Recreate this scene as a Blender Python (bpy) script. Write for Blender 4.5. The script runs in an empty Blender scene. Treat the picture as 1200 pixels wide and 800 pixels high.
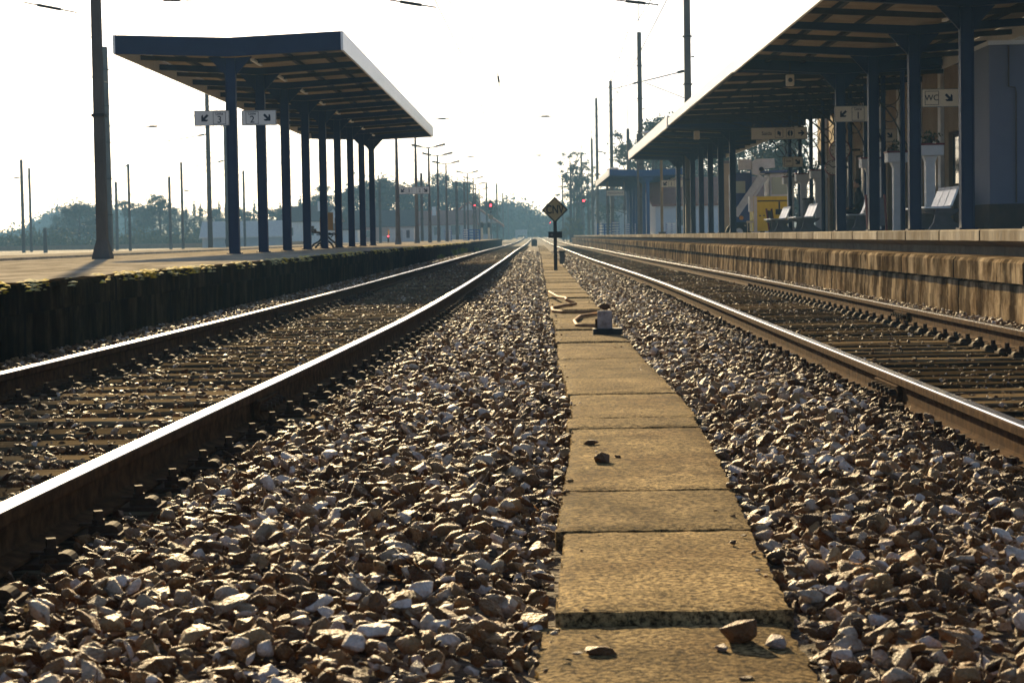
import bpy, bmesh, math, random
import numpy as np
from mathutils import Vector, Matrix

SC = bpy.context.scene
COL = SC.collection
R = math.radians
rnd = random.Random(7)

# ------------------------------------------------------------------ camera, sky, sun, exposure
CAMZ = 0.735
F = 2300.0 / 1200.0                      # focal length over sensor width


def cam_basis():
    r = 0.016
    cy = Vector((28.0, 123.5, -2300.0)).normalized()
    cx = Vector((math.cos(r), math.sin(r), (28 * math.cos(r) + 123.5 * math.sin(r)) / 2300.0)).normalized()
    cz = cx.cross(cy)
    # rows: camera-space images of the world axes -> world axes expressed in the camera
    m = Matrix((cx, cy, cz))             # world = m @ camera vector
    return m


CM = cam_basis()
cam_data = bpy.data.cameras.new('camera')
cam = bpy.data.objects.new('camera', cam_data)
COL.objects.link(cam)
cam.matrix_world = Matrix.Translation((0, 0, CAMZ)) @ CM.to_4x4()
cam_data.sensor_width = 36
cam_data.lens = 36 * F
cam_data.clip_start = 0.05
cam_data.clip_end = 6000
cam_data.dof.use_dof = True
cam_data.dof.focus_distance = 12.0
cam_data.dof.aperture_fstop = 12.5
SC.camera = cam

SUN_AZ, SUN_EL = R(-11.6), R(17.5)        # measured from +Y towards +X
SUN_DIR = Vector((math.sin(SUN_AZ) * math.cos(SUN_EL), math.cos(SUN_AZ) * math.cos(SUN_EL), math.sin(SUN_EL)))
w = bpy.data.worlds.new('World')
SC.world = w
w.use_nodes = True
nt = w.node_tree
sky = nt.nodes.new('ShaderNodeTexSky')
sky.sky_type = 'NISHITA'
sky.sun_disc = False
sky.sun_elevation = SUN_EL
sky.sun_rotation = SUN_AZ
sky.air_density = 0.45
sky.dust_density = 0.9
sky.ozone_density = 0.0
bg = nt.nodes['Background']
bg.inputs['Strength'].default_value = 0.067
nt.links.new(sky.outputs[0], bg.inputs[0])
sl = bpy.data.lights.new('sun', 'SUN')
sl.energy = 5.0
sl.angle = R(0.6)
sl.color = (1.0, 0.76, 0.42)
so = bpy.data.objects.new('sun', sl)
so.rotation_euler = SUN_DIR.to_track_quat('Z', 'Y').to_euler()
so.location = (0, 0, 40)
COL.objects.link(so)
SC.view_settings.view_transform = 'Standard'
SC.view_settings.look = 'None'
SC.view_settings.gamma = 1.0
SC.view_settings.exposure = 1.1
SC.cycles.max_bounces = 6
SC.cycles.diffuse_bounces = 3
SC.cycles.glossy_bounces = 3
SC.cycles.volume_bounces = 0
SC.cycles.transparent_max_bounces = 6
SC.cycles.sample_clamp_indirect = 6.0


def at(px, d, py=None):
    """world x (and z) of a point that the photograph shows at px, py and that stands d metres away"""
    v = CM @ Vector(((px - 600) / 2300.0, (400 - (280 if py is None else py)) / 2300.0, -1.0))
    s = d / v.y
    return (v.x * s, CAMZ + v.z * s)


# ------------------------------------------------------------------ materials
def lin(c):
    return tuple(c) + (1.0,)


def mat(name, col, col2=None, rough=0.8, metal=0.0, scale=6.0, bump=0.0, bscale=None, detail=6, spec=0.3,
        stretch=(1, 1, 1), third=None, coord='Object', lo=0.35, hi=0.65):
    m = bpy.data.materials.new(name)
    m.use_nodes = True
    n = m.node_tree
    b = n.nodes['Principled BSDF']
    b.inputs['Roughness'].default_value = rough
    b.inputs['Metallic'].default_value = metal
    b.inputs['Specular IOR Level'].default_value = spec
    b.inputs['Base Color'].default_value = lin(col)
    tc = n.nodes.new('ShaderNodeTexCoord')
    mp = n.nodes.new('ShaderNodeMapping')
    mp.inputs['Scale'].default_value = stretch
    n.links.new(tc.outputs[coord], mp.inputs['Vector'])
    if col2:
        t = n.nodes.new('ShaderNodeTexNoise')
        t.inputs['Scale'].default_value = scale
        t.inputs['Detail'].default_value = detail
        t.inputs['Roughness'].default_value = 0.65
        n.links.new(mp.outputs[0], t.inputs['Vector'])
        cr = n.nodes.new('ShaderNodeValToRGB')
        cr.color_ramp.elements[0].position = lo
        cr.color_ramp.elements[0].color = lin(col)
        cr.color_ramp.elements[1].position = hi
        cr.color_ramp.elements[1].color = lin(col2)
        if third:
            e = cr.color_ramp.elements.new(min(0.98, hi + 0.07))
            e.color = lin(third)
        n.links.new(t.outputs['Fac'], cr.inputs[0])
        n.links.new(cr.outputs[0], b.inputs['Base Color'])
    if bump:
        t2 = n.nodes.new('ShaderNodeTexNoise')
        t2.inputs['Scale'].default_value = bscale or scale * 4
        t2.inputs['Detail'].default_value = 5
        n.links.new(mp.outputs[0], t2.inputs['Vector'])
        bp = n.nodes.new('ShaderNodeBump')
        bp.inputs['Strength'].default_value = 1.0
        bp.inputs['Distance'].default_value = bump
        n.links.new(t2.outputs['Fac'], bp.inputs['Height'])
        n.links.new(bp.outputs[0], b.inputs['Normal'])
    return m


def emit(name, col, s):
    m = mat(name, col)
    b = m.node_tree.nodes['Principled BSDF']
    b.inputs['Emission Color'].default_value = lin(col)
    b.inputs['Emission Strength'].default_value = s
    return m


def stone_mat(name, fixed=None):
    m = bpy.data.materials.new(name)
    m.use_nodes = True
    n = m.node_tree
    b = n.nodes['Principled BSDF']
    b.inputs['Roughness'].default_value = 0.5
    b.inputs['Specular IOR Level'].default_value = 0.14
    oi = n.nodes.new('ShaderNodeObjectInfo')
    cr = n.nodes.new('ShaderNodeValToRGB')
    cols = [(0.0, (.13, .066, .027)), (.19, (.23, .125, .05)), (.40, (.36, .205, .088)), (.52, (.17, .10, .05)),
            (.61, (.44, .28, .13)), (.70, (.28, .155, .065)), (.79, (.44, .34, .23)), (.85, (.66, .56, .44)), (.92, (.88, .82, .76))]
    el = cr.color_ramp.elements
    el[0].position, el[0].color = cols[0][0], lin(cols[0][1])
    el[1].position, el[1].color = cols[1][0], lin(cols[1][1])
    for p, c in cols[2:]:
        el.new(p).color = lin(c)
    cr.color_ramp.interpolation = 'CONSTANT'
    if fixed:
        n.links.new(oi.outputs['Random'], cr.inputs[0])
    else:
        at_ = n.nodes.new('ShaderNodeAttribute'); at_.attribute_type = 'INSTANCER'; at_.attribute_name = 'tone'
        n.links.new(at_.outputs['Fac'], cr.inputs[0])
    tc = n.nodes.new('ShaderNodeTexCoord')
    t = n.nodes.new('ShaderNodeTexNoise')
    t.inputs['Scale'].default_value = 2.2
    t.inputs['Detail'].default_value = 7
    t.inputs['Roughness'].default_value = 0.7
    t.noise_dimensions = '4D'
    mu = n.nodes.new('ShaderNodeMath'); mu.operation = 'MULTIPLY'; mu.inputs[1].default_value = 37.0
    n.links.new(oi.outputs['Random'], mu.inputs[0])
    n.links.new(mu.outputs[0], t.inputs['W'])
    n.links.new(tc.outputs['Object'], t.inputs['Vector'])
    r2 = n.nodes.new('ShaderNodeValToRGB')
    r2.color_ramp.elements[0].position = .34; r2.color_ramp.elements[0].color = (.50, .38, .26, 1)
    r2.color_ramp.elements[1].position = .62; r2.color_ramp.elements[1].color = (1.15, 1.1, 1.05, 1)
    n.links.new(t.outputs['Fac'], r2.inputs[0])
    mx = n.nodes.new('ShaderNodeMixRGB'); mx.blend_type = 'MULTIPLY'; mx.inputs[0].default_value = .85
    n.links.new(cr.outputs[0], mx.inputs[1]); n.links.new(r2.outputs[0], mx.inputs[2])
    if fixed:
        n.links.remove(mx.inputs[1].links[0]); mx.inputs[1].default_value = lin(fixed)
    n.links.new(mx.outputs[0], b.inputs['Base Color'])
    t2 = n.nodes.new('ShaderNodeTexNoise'); t2.inputs['Scale'].default_value = 9; t2.inputs['Detail'].default_value = 5
    n.links.new(tc.outputs['Object'], t2.inputs['Vector'])
    bp = n.nodes.new('ShaderNodeBump'); bp.inputs['Strength'].default_value = .7; bp.inputs['Distance'].default_value = .05
    n.links.new(t2.outputs['Fac'], bp.inputs['Height'])
    n.links.new(bp.outputs[0], b.inputs['Normal'])
    return m


def slab_mat():
    m = mat('path_concrete', (.125, .092, .044), (.33, .25, .135), rough=.8, scale=4.2, spec=.02, coord='Object', lo=.3, hi=.7)
    n = m.node_tree
    b = n.nodes['Principled BSDF']
    tc = n.nodes.new('ShaderNodeTexCoord')
    oi = n.nodes.new('ShaderNodeObjectInfo')
    hs = n.nodes.new('ShaderNodeHueSaturation')
    mr = n.nodes.new('ShaderNodeMapRange'); mr.inputs[3].default_value = .8; mr.inputs[4].default_value = 1.2
    n.links.new(oi.outputs['Random'], mr.inputs[0]); n.links.new(mr.outputs[0], hs.inputs['Value'])
    src = b.inputs['Base Color'].links[0].from_socket
    # pale and dark grains in the worn surface
    v = n.nodes.new('ShaderNodeTexNoise'); v.inputs['Scale'].default_value = 55; v.inputs['Detail'].default_value = 4; v.inputs['Roughness'].default_value = .8
    n.links.new(tc.outputs['Object'], v.inputs['Vector'])
    r = n.nodes.new('ShaderNodeValToRGB')
    r.color_ramp.elements[0].position = .42; r.color_ramp.elements[0].color = (.20, .16, .13, 1)
    r.color_ramp.elements[1].position = .60; r.color_ramp.elements[1].color = (2.5, 2.35, 2.0, 1)
    n.links.new(v.outputs['Fac'], r.inputs[0])
    mx = n.nodes.new('ShaderNodeMixRGB'); mx.blend_type = 'MULTIPLY'; mx.inputs[0].default_value = .9
    n.links.new(src, mx.inputs[1]); n.links.new(r.outputs[0], mx.inputs[2])
    st = n.nodes.new('ShaderNodeTexNoise'); st.inputs['Scale'].default_value = 1.7; st.inputs['Detail'].default_value = 10; st.inputs['Roughness'].default_value = .72; st.inputs['Distortion'].default_value = .8
    n.links.new(tc.outputs['Object'], st.inputs['Vector'])
    sr = n.nodes.new('ShaderNodeValToRGB')
    sr.color_ramp.elements[0].position = .40; sr.color_ramp.elements[0].color = (.42, .36, .30, 1)
    sr.color_ramp.elements[1].position = .56; sr.color_ramp.elements[1].color = (1, 1, 1, 1)
    n.links.new(st.outputs['Fac'], sr.inputs[0])
    m2 = n.nodes.new('ShaderNodeMixRGB'); m2.blend_type = 'MULTIPLY'; m2.inputs[0].default_value = .8
    n.links.new(mx.outputs[0], m2.inputs[1]); n.links.new(sr.outputs[0], m2.inputs[2])
    n.links.new(m2.outputs[0], hs.inputs['Color']); n.links.new(hs.outputs[0], b.inputs['Base Color'])
    bp = n.nodes.new('ShaderNodeBump'); bp.inputs['Distance'].default_value = .012; bp.inputs['Strength'].default_value = 1
    n.links.new(v.outputs['Fac'], bp.inputs['Height'])
    n.links.new(bp.outputs[0], b.inputs['Normal'])
    return m


def wall_mat(name, c1, c2, c3, joint=1.55):
    """stained concrete: streaks running down, joints between cast blocks"""
    m = mat(name, c1, c2, rough=.9, scale=3.4, stretch=(1, .8, .28), detail=9, bump=.014, bscale=9, lo=.44, hi=.60, spec=.0)
    n = m.node_tree
    b = n.nodes['Principled BSDF']
    src = b.inputs['Base Color'].links[0].from_socket
    tc = n.nodes.new('ShaderNodeTexCoord')
    t = n.nodes.new('ShaderNodeTexNoise'); t.inputs['Scale'].default_value = 2.3; t.inputs['Detail'].default_value = 8; t.inputs['Roughness'].default_value = .7
    n.links.new(tc.outputs['Object'], t.inputs['Vector'])
    r = n.nodes.new('ShaderNodeValToRGB')
    r.color_ramp.elements[0].position = .42; r.color_ramp.elements[0].color = lin(c3)
    r.color_ramp.elements[1].position = .58; r.color_ramp.elements[1].color = (1, 1, 1, 1)
    n.links.new(t.outputs['Fac'], r.inputs[0])
    mx = n.nodes.new('ShaderNodeMixRGB'); mx.blend_type = 'MULTIPLY'; mx.inputs[0].default_value = .8
    n.links.new(src, mx.inputs[1]); n.links.new(r.outputs[0], mx.inputs[2])
    sp = n.nodes.new('ShaderNodeSeparateXYZ'); n.links.new(tc.outputs['Object'], sp.inputs[0])
    md = n.nodes.new('ShaderNodeMath'); md.operation = 'PINGPONG'; md.inputs[1].default_value = joint
    n.links.new(sp.outputs['Y'], md.inputs[0])
    lt = n.nodes.new('ShaderNodeMath'); lt.operation = 'LESS_THAN'; lt.inputs[1].default_value = .035
    n.links.new(md.outputs[0], lt.inputs[0])
    ro = n.nodes.new('ShaderNodeMath'); ro.operation = 'DIVIDE'; ro.inputs[1].default_value = joint * 2
    n.links.new(sp.outputs['Y'], ro.inputs[0])
    fl = n.nodes.new('ShaderNodeMath'); fl.operation = 'FLOOR'; n.links.new(ro.outputs[0], fl.inputs[0])
    wn = n.nodes.new('ShaderNodeTexWhiteNoise'); wn.noise_dimensions = '1D'; n.links.new(fl.outputs[0], wn.inputs['W'])
    mr = n.nodes.new('ShaderNodeMapRange'); mr.inputs[3].default_value = .65; mr.inputs[4].default_value = 1.2
    n.links.new(wn.outputs['Value'], mr.inputs[0])
    hs = n.nodes.new('ShaderNodeHueSaturation'); n.links.new(mr.outputs[0], hs.inputs['Value']); n.links.new(mx.outputs[0], hs.inputs['Color'])
    mj = n.nodes.new('ShaderNodeMixRGB'); mj.inputs[2].default_value = (.02, .015, .01, 1)
    n.links.new(lt.outputs[0], mj.inputs[0]); n.links.new(hs.outputs[0], mj.inputs[1])
    n.links.new(mj.outputs[0], b.inputs['Base Color'])
    return m


def corr_mat():
    """fibre-cement roof sheet: corrugations along x"""
    m = mat('roof_sheet', (.24, .18, .11), (.40, .31, .20), rough=.85, scale=1.3)
    n = m.node_tree
    b = n.nodes['Principled BSDF']
    tc = n.nodes.new('ShaderNodeTexCoord')
    wv = n.nodes.new('ShaderNodeTexWave'); wv.bands_direction = 'Y'; wv.inputs['Scale'].default_value = 1.9
    n.links.new(tc.outputs['Object'], wv.inputs[0])
    bp = n.nodes.new('ShaderNodeBump'); bp.inputs['Distance'].default_value = .05
    n.links.new(wv.outputs['Fac'], bp.inputs['Height']); n.links.new(bp.outputs[0], b.inputs['Normal'])
    return m


M = {}
def vary(m, lo, hi):
    n = m.node_tree; b = n.nodes['Principled BSDF']; src = b.inputs['Base Color'].links[0].from_socket
    oi = n.nodes.new('ShaderNodeObjectInfo'); mr = n.nodes.new('ShaderNodeMapRange'); hs = n.nodes.new('ShaderNodeHueSaturation')
    cv = n.nodes.new('ShaderNodeMath'); cv.operation = 'POWER'; cv.inputs[1].default_value = 3.0
    mr.inputs[3].default_value = lo; mr.inputs[4].default_value = hi
    n.links.new(oi.outputs['Random'], cv.inputs[0]); n.links.new(cv.outputs[0], mr.inputs[0]); n.links.new(mr.outputs[0], hs.inputs['Value'])
    n.links.new(src, hs.inputs['Color']); n.links.new(hs.outputs[0], b.inputs['Base Color'])


M['stone'] = stone_mat('ballast_stone')
M['stone_brown'] = stone_mat('brown_stone', (.20, .11, .05))
M['stone_pale'] = stone_mat('pale_stone', (.58, .48, .42))
M['slab'] = slab_mat()
M['slab2'] = mat('concrete_pale', (.30, .25, .17), (.46, .40, .30), rough=.85, scale=5, bump=.004, bscale=60)
M['ballast'] = mat('ballast_bed', (.035, .026, .018), (.17, .12, .075), rough=.9, scale=22, bump=.05, bscale=24, detail=3, third=(.36, .30, .24), hi=.62)
M['rust'] = mat('rail_rust', (.045, .021, .009), (.115, .060, .026), rough=.92, scale=14, bump=.002, bscale=70, spec=.02)
M['steel'] = mat('rail_steel', (.90, .88, .85), (.78, .76, .73), rough=.2, metal=1.0, scale=3, stretch=(30, .4, 1))
M['clip'] = mat('fastener_iron', (.04, .022, .012), (.075, .042, .022), rough=.8, scale=40, spec=.12)
M['wood'] = mat('sleeper_wood', (.08, .056, .032), (.34, .26, .15), rough=.9, spec=.0, scale=3.0, stretch=(.9, 14, 14), bump=.006, bscale=6)
M['wood2'] = mat('sleeper_wood_dark', (.035, .024, .013), (.16, .115, .062), rough=.9, spec=.0, scale=3.0, stretch=(.9, 14, 14), bump=.006, bscale=6)
vary(M['wood'], .6, 1.5); vary(M['wood2'], .6, 2.6)
M['plat_l'] = mat('platform_paving', (.36, .31, .23), (.64, .56, .43), rough=.95, scale=1.6, stretch=(2.2, .5, 1), bump=.006, bscale=14, spec=.0, lo=.4, hi=.6)
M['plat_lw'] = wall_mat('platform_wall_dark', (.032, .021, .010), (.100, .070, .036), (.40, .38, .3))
M['plat_rw'] = wall_mat('platform_wall_stained', (.12, .088, .052), (.50, .39, .25), (.34, .28, .22))
M['plat_rt'] = wall_mat('platform_edge_slab', (.45, .39, .30), (.62, .56, .45), (.78, .74, .68), joint=1.1)
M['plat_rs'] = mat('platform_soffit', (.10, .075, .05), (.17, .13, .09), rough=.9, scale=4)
M['blue'] = mat('blue_painted_steel', (.007, .016, .056), (.010, .023, .072), rough=.55, scale=2, spec=.25)
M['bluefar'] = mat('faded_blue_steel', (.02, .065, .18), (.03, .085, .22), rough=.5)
M['bluel'] = mat('blue_painted_rail', (.03, .10, .32), rough=.5)
M['fascia'] = mat('white_fascia', (.72, .73, .73), (.84, .84, .83), rough=.32, spec=.9, scale=1.2, stretch=(1, 5, .4))
M['sheet'] = corr_mat()
M['dark'] = mat('dark_steel', (.018, .017, .015), (.035, .03, .027), rough=.7, scale=4)
M['mast'] = mat('mast_concrete', (.07, .066, .06), (.12, .11, .10), rough=.85, scale=2.5, stretch=(1, 1, .3))
M['post'] = mat('post_steel', (.10, .10, .10), (.15, .15, .145), rough=.6, scale=3)
M['sign'] = mat('sign_panel', (.60, .60, .58), (.66, .66, .64), rough=.5, scale=2)
M['signc'] = mat('sign_panel_cream', (.58, .50, .37), (.64, .56, .42), rough=.5, scale=2)
M['ink'] = mat('sign_ink', (.012, .014, .03), rough=.6)
M['olive'] = mat('diamond_plate', (.34, .255, .11), (.41, .31, .15), rough=.6, scale=9)
M['black'] = mat('black_paint', (.012, .012, .012), rough=.6)
M['white'] = mat('white_paint', (.76, .76, .75), (.66, .66, .64), rough=.5, scale=4)
M['plaster'] = mat('beige_plaster', (.27, .19, .11), (.36, .27, .17), rough=.9, scale=1.2)
M['bluewall'] = mat('blue_wall', (.12, .135, .18), (.14, .155, .20), rough=.8, scale=1)
M['skirt'] = mat('dark_skirting', (.06, .05, .04), (.09, .07, .05), rough=.9, scale=3)
M['yellow'] = mat('yellow_paint', (.70, .50, .02), (.80, .60, .04), rough=.5, scale=2)
M['truckblue'] = mat('truck_blue', (.02, .07, .22), rough=.35, spec=.5)
M['crane'] = mat('crane_white', (.78, .75, .70), (.62, .59, .55), rough=.5, scale=3)
M['tyre'] = mat('tyre_rubber', (.02, .02, .02), rough=.85)
M['glass'] = mat('window_glass', (.05, .08, .10), rough=.08, spec=.8)
M['glassl'] = mat('cab_glass', (.35, .42, .34), rough=.15, spec=.6)
M['wallw'] = mat('house_render_white', (.78, .79, .80), (.84, .84, .84), rough=.9, scale=1)
M['wallp'] = mat('house_render_pink', (.50, .30, .24), (.56, .35, .28), rough=.9, scale=1)
M['wallg'] = mat('house_render_grey', (.50, .52, .53), (.58, .59, .59), rough=.9, scale=1)
M['roofd'] = mat('roof_tiles_dark', (.10, .085, .08), (.15, .125, .11), rough=.85, scale=4)
M['roofb'] = mat('roof_tiles_brown', (.34, .16, .11), (.42, .21, .15), rough=.85, scale=4)
M['roofl'] = mat('roof_tiles_pale', (.72, .66, .60), (.84, .80, .74), rough=.45, scale=5, spec=.8)
M['leaf'] = mat('leaf_dark_green', (.028, .05, .022), (.07, .10, .04), rough=.8, scale=.4)
M['leafb'] = mat('leaf_blue_green', (.035, .06, .045), (.07, .10, .07), rough=.8, scale=.4)
M['leafy'] = mat('leaf_olive', (.08, .10, .035), (.15, .15, .06), rough=.8, scale=.4)
M['weed'] = mat('weed_green', (.16, .22, .03), (.30, .36, .05), rough=.6, scale=9)
M['lichen'] = mat('yellow_lichen', (.90, .62, .02), (.86, .74, .34), rough=.9, scale=2.2, coord='Object', lo=.46, hi=.54)
M['bark'] = mat('bark', (.05, .04, .03), (.09, .07, .05), rough=.9, scale=5)
M['pipe'] = mat('rusty_pipe', (.24, .11, .04), (.40, .21, .09), rough=.7, scale=14, spec=.15)
M['bollard'] = mat('rusty_painted_post', (.22, .17, .14), (.46, .40, .37), rough=.8, spec=.15, scale=14, third=(.34, .17, .08))
M['ground'] = mat('dry_gravel_ground', (.16, .125, .075), (.34, .28, .19), rough=.95, scale=.15, bump=.02, bscale=3, third=(.10, .11, .045))
M['red'] = emit('red_signal_lamp', (1.0, .02, .03), 12)
M['alu'] = mat('perforated_aluminium', (.80, .82, .84), (.62, .66, .70), rough=.3, metal=.5, scale=60)
M['benchg'] = mat('grey_bench_base', (.16, .16, .17), (.20, .20, .21), rough=.7, scale=8)
M['wine'] = mat('wine_red_paint', (.17, .025, .03), rough=.5)
M['cream'] = mat('cream_dial', (.62, .56, .45), rough=.5)
M['skin'] = mat('skin', (.42, .24, .16), rough=.6)
M['cloth'] = mat('dark_cloth', (.018, .018, .022), (.028, .028, .034), rough=.9, scale=30)
M['hair'] = mat('dark_hair', (.02, .014, .01), rough=.7)
M['brownwood'] = mat('brown_board', (.22, .15, .07), (.28, .20, .10), rough=.7, scale=5)
M['wire'] = mat('wire', (.06, .07, .07), rough=.5)
M['orange'] = mat('orange_paint', (.7, .3, .03), rough=.5)


# ------------------------------------------------------------------ helpers
class MB:
    def __init__(s):
        s.v = []; s.f = []; s.m = []

    def add(s, vs, fs, m=0):
        o = len(s.v)
        s.v += [tuple(p) for p in vs]
        s.f += [tuple(i + o for i in f) for f in fs]
        s.m += [m] * len(fs)
        return s

    def box(s, x0, x1, y0, y1, z0, z1, m=0, T=None):
        vs = [(x, y, z) for z in (z0, z1) for x, y in ((x0, y0), (x1, y0), (x1, y1), (x0, y1))]
        if T is not None:
            vs = [T @ Vector(p) for p in vs]
        return s.add(vs, [(3, 2, 1, 0), (4, 5, 6, 7), (0, 1, 5, 4), (1, 2, 6, 5), (2, 3, 7, 6), (3, 0, 4, 7)], m)

    def prism(s, poly, a, b, axis='y', m=0):
        """poly in the plane perpendicular to axis: y -> (x,z); x -> (y,z); z -> (x,y)"""
        def P(p, t):
            return {'y': (p[0], t, p[1]), 'x': (t, p[0], p[1]), 'z': (p[0], p[1], t)}[axis]
        n = len(poly)
        vs = [P(p, a) for p in poly] + [P(p, b) for p in poly]
        fs = [tuple(range(n)), tuple(range(2 * n - 1, n - 1, -1))] + [(i, i + n, (i + 1) % n + n, (i + 1) % n) for i in range(n)]
        return s.add(vs, fs, m)

    def tube(s, pts, r, n=8, m=0, cap=True):
        pts = [Vector(p) for p in pts]
        rr = r if isinstance(r, (list, tuple)) else [r] * len(pts)
        vs = []; up = None
        for i, p in enumerate(pts):
            t = (pts[min(i + 1, len(pts) - 1)] - pts[max(i - 1, 0)]).normalized()
            if up is None:
                up = Vector((0, 0, 1)) if abs(t.z) < .9 else Vector((1, 0, 0))
            a = t.cross(up).normalized(); b = a.cross(t).normalized(); up = b
            for k in range(n):
                g = 2 * math.pi * k / n
                vs.append(p + (a * math.cos(g) + b * math.sin(g)) * rr[i])
        fs = [(i * n + k, i * n + (k + 1) % n, (i + 1) * n + (k + 1) % n, (i + 1) * n + k) for i in range(len(pts) - 1) for k in range(n)]
        if cap:
            fs += [tuple(range(n - 1, -1, -1)), tuple((len(pts) - 1) * n + k for k in range(n))]
        return s.add(vs, fs, m)

    def ellipsoid(s, c, r, n=12, k=8, m=0):
        vs = [(c[0], c[1], c[2] - r[2])]
        for j in range(1, k):
            a = -math.pi / 2 + math.pi * j / k
            for i in range(n):
                g = 2 * math.pi * i / n
                vs.append((c[0] + r[0] * math.cos(a) * math.cos(g), c[1] + r[1] * math.cos(a) * math.sin(g), c[2] + r[2] * math.sin(a)))
        vs.append((c[0], c[1], c[2] + r[2]))
        fs = [(0, 1 + (i + 1) % n, 1 + i) for i in range(n)]
        for j in range(k - 2):
            for i in range(n):
                fs.append((1 + j * n + i, 1 + j * n + (i + 1) % n, 1 + (j + 1) * n + (i + 1) % n, 1 + (j + 1) * n + i))
        L = len(vs) - 1
        fs += [(1 + (k - 2) * n + i, 1 + (k - 2) * n + (i + 1) % n, L) for i in range(n)]
        return s.add(vs, fs, m)

    def build(s, name, mats, parent=None, smooth=False, loc=None, bevel=0):
        me = bpy.data.meshes.new(name)
        me.from_pydata(s.v, [], s.f)
        for m in (mats if isinstance(mats, (list, tuple)) else [mats]):
            me.materials.append(M[m] if isinstance(m, str) else m)
        if any(s.m):
            me.polygons.foreach_set('material_index', s.m)
        if smooth:
            me.polygons.foreach_set('use_smooth', [True] * len(me.polygons))
        me.validate(); me.update()
        o = bpy.data.objects.new(name, me)
        COL.objects.link(o)
        if parent is not None:
            o.parent = parent
        if loc:
            o.location = loc
        if bevel:
            b = o.modifiers.new('bevel', 'BEVEL'); b.width = bevel; b.segments = 2; b.limit_method = 'ANGLE'
        return o


def tag(o, label, cat, group=None):
    o['label'] = label; o['category'] = cat; o['kind'] = 'thing'
    if group:
        o['group'] = group
    return o


def thing(name, label, cat, loc=(0, 0, 0), rz=0, group=None):
    o = bpy.data.objects.new(name, None)
    o.empty_display_size = .2
    COL.objects.link(o)
    o.location = loc; o.rotation_euler = (0, 0, rz)
    return tag(o, label, cat, group)


def structure(o):
    o['kind'] = 'structure'; return o


def stuff(o, label=None):
    o['kind'] = 'stuff'
    if label:
        o['label'] = label
    return o


def dup(root, loc=None, rz=None, label=None, scale=None, group=None, skip=()):
    r = root.copy(); COL.objects.link(r)
    if loc is not None: r.location = loc
    if rz is not None: r.rotation_euler = (0, 0, rz)
    if scale is not None: r.scale = scale
    if label: r['label'] = label
    if group: r['group'] = group
    for ch in list(root.children):
        if ch.name.split('.')[0] in skip:
            continue
        c = ch.copy(); COL.objects.link(c); c.parent = r
        for g in list(ch.children):
            h = g.copy(); COL.objects.link(h); h.parent = c
    return r


def interp(tab, x):
    xs = [t[0] for t in tab]; ys = [t[1] for t in tab]
    return float(np.interp(x, xs, ys))


def smooth_tab(tab):
    """monotone-ish smooth sampling of a table, so that the track bends gently"""
    xs = np.array([t[0] for t in tab], float); ys = np.array([t[1] for t in tab], float)
    def f(x):
        return float(np.mean(np.interp(x + np.linspace(-.18, .18, 13) * max(6, abs(x)), xs, ys)))
    return f


tr1x = smooth_tab([(-20, -2.5), (0, -2.5), (5, -2.40), (8, -2.33), (11, -2.24), (19, -2.06), (29, -1.99), (44, -1.95), (70, -1.92), (140, -1.95), (900, -2.0)])
tr2x = smooth_tab([(-20, 2.76), (0, 2.76), (9, 2.81), (27, 2.90), (37, 2.90), (50, 2.80), (67, 2.66), (120, 2.55), (300, 2.5), (450, 2.0), (620, 0.0), (900, -6)])
slabx = smooth_tab([(0, .27), (4, .28), (5, .305), (9, .455), (13, .455), (31, .465), (81, .5), (200, .5), (900, .5)])
zprof = smooth_tab([(-20, 0), (120, 0), (150, -.06), (200, -.10), (300, -.10), (420, .1), (560, .8), (900, 2.2)])
Z2 = -.045
GAU = 1.735
YS = [y for y in np.concatenate([np.arange(-2, 40, 1.0), np.arange(40, 120, 4.0), np.arange(120, 900, 15.0)])]


def sweep(name, prof, fx, fz, mats, y0=-2, y1=900, matf=None, close=True, smooth=False):
    """sweep a closed (x,z) section along the line"""
    ys = [y0] + [float(y) for y in YS if y0 < y < y1] + [y1]
    mb = MB(); n = len(prof)
    for y in ys:
        X = fx(y); Zz = fz(y)
        mb.v += [(X + p[0], y, Zz + p[1]) for p in prof]
    for j in range(len(ys) - 1):
        for i in range(n):
            k = (i + 1) % n
            if not close and i == n - 1: continue
            mb.f.append((j * n + i, j * n + k, (j + 1) * n + k, (j + 1) * n + i))
            mb.m.append(matf(prof[i], prof[k]) if matf else 0)
    if close:
        mb.f.append(tuple(range(n - 1, -1, -1))); mb.m.append(0)
        e = (len(ys) - 1) * n
        mb.f.append(tuple(e + i for i in range(n))); mb.m.append(0)
    return mb.build(name, mats, smooth=smooth)


# ------------------------------------------------------------------ ground, ballast bed, platforms
def grid_sheet(name, m, xs, ys, zf):
    mb = MB()
    nx = len(xs)
    for y in ys:
        for x in xs:
            mb.v.append((x, y, zf(x, y)))
    for j in range(len(ys) - 1):
        for i in range(nx - 1):
            a = j * nx + i
            mb.f.append((a, a + 1, a + nx + 1, a + nx)); mb.m.append(0)
    return mb.build(name, m, smooth=True)


structure(grid_sheet('ground', 'ground', [-2600, -900, -300, -100, -40, -9.7, -4.3, 5, 40, 100, 300, 900, 2600], [-60, 0, 60, 150, 260, 400, 600, 1000, 2000, 5000],
                     lambda x, y: -.42 if -8 < x < 6 else (-.1 if abs(x) < 400 else 4)))


def bedz(x, y):
    """height of the packed ballast under the loose stones"""
    a = x - tr1x(y); b = x - tr2x(y)
    h = -.20
    if abs(a) < .80: h = -.235
    elif abs(b) < .80: h = -.27
    elif abs(a) < 1.25 or abs(b) < 1.2: h = -.215
    else: h = -.175
    if x > 4.1: h = -.24
    if abs(x - slabx(y)) < .45: h = -.205
    if x < -3.9: h = -.26
    return h + zprof(y)


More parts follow.
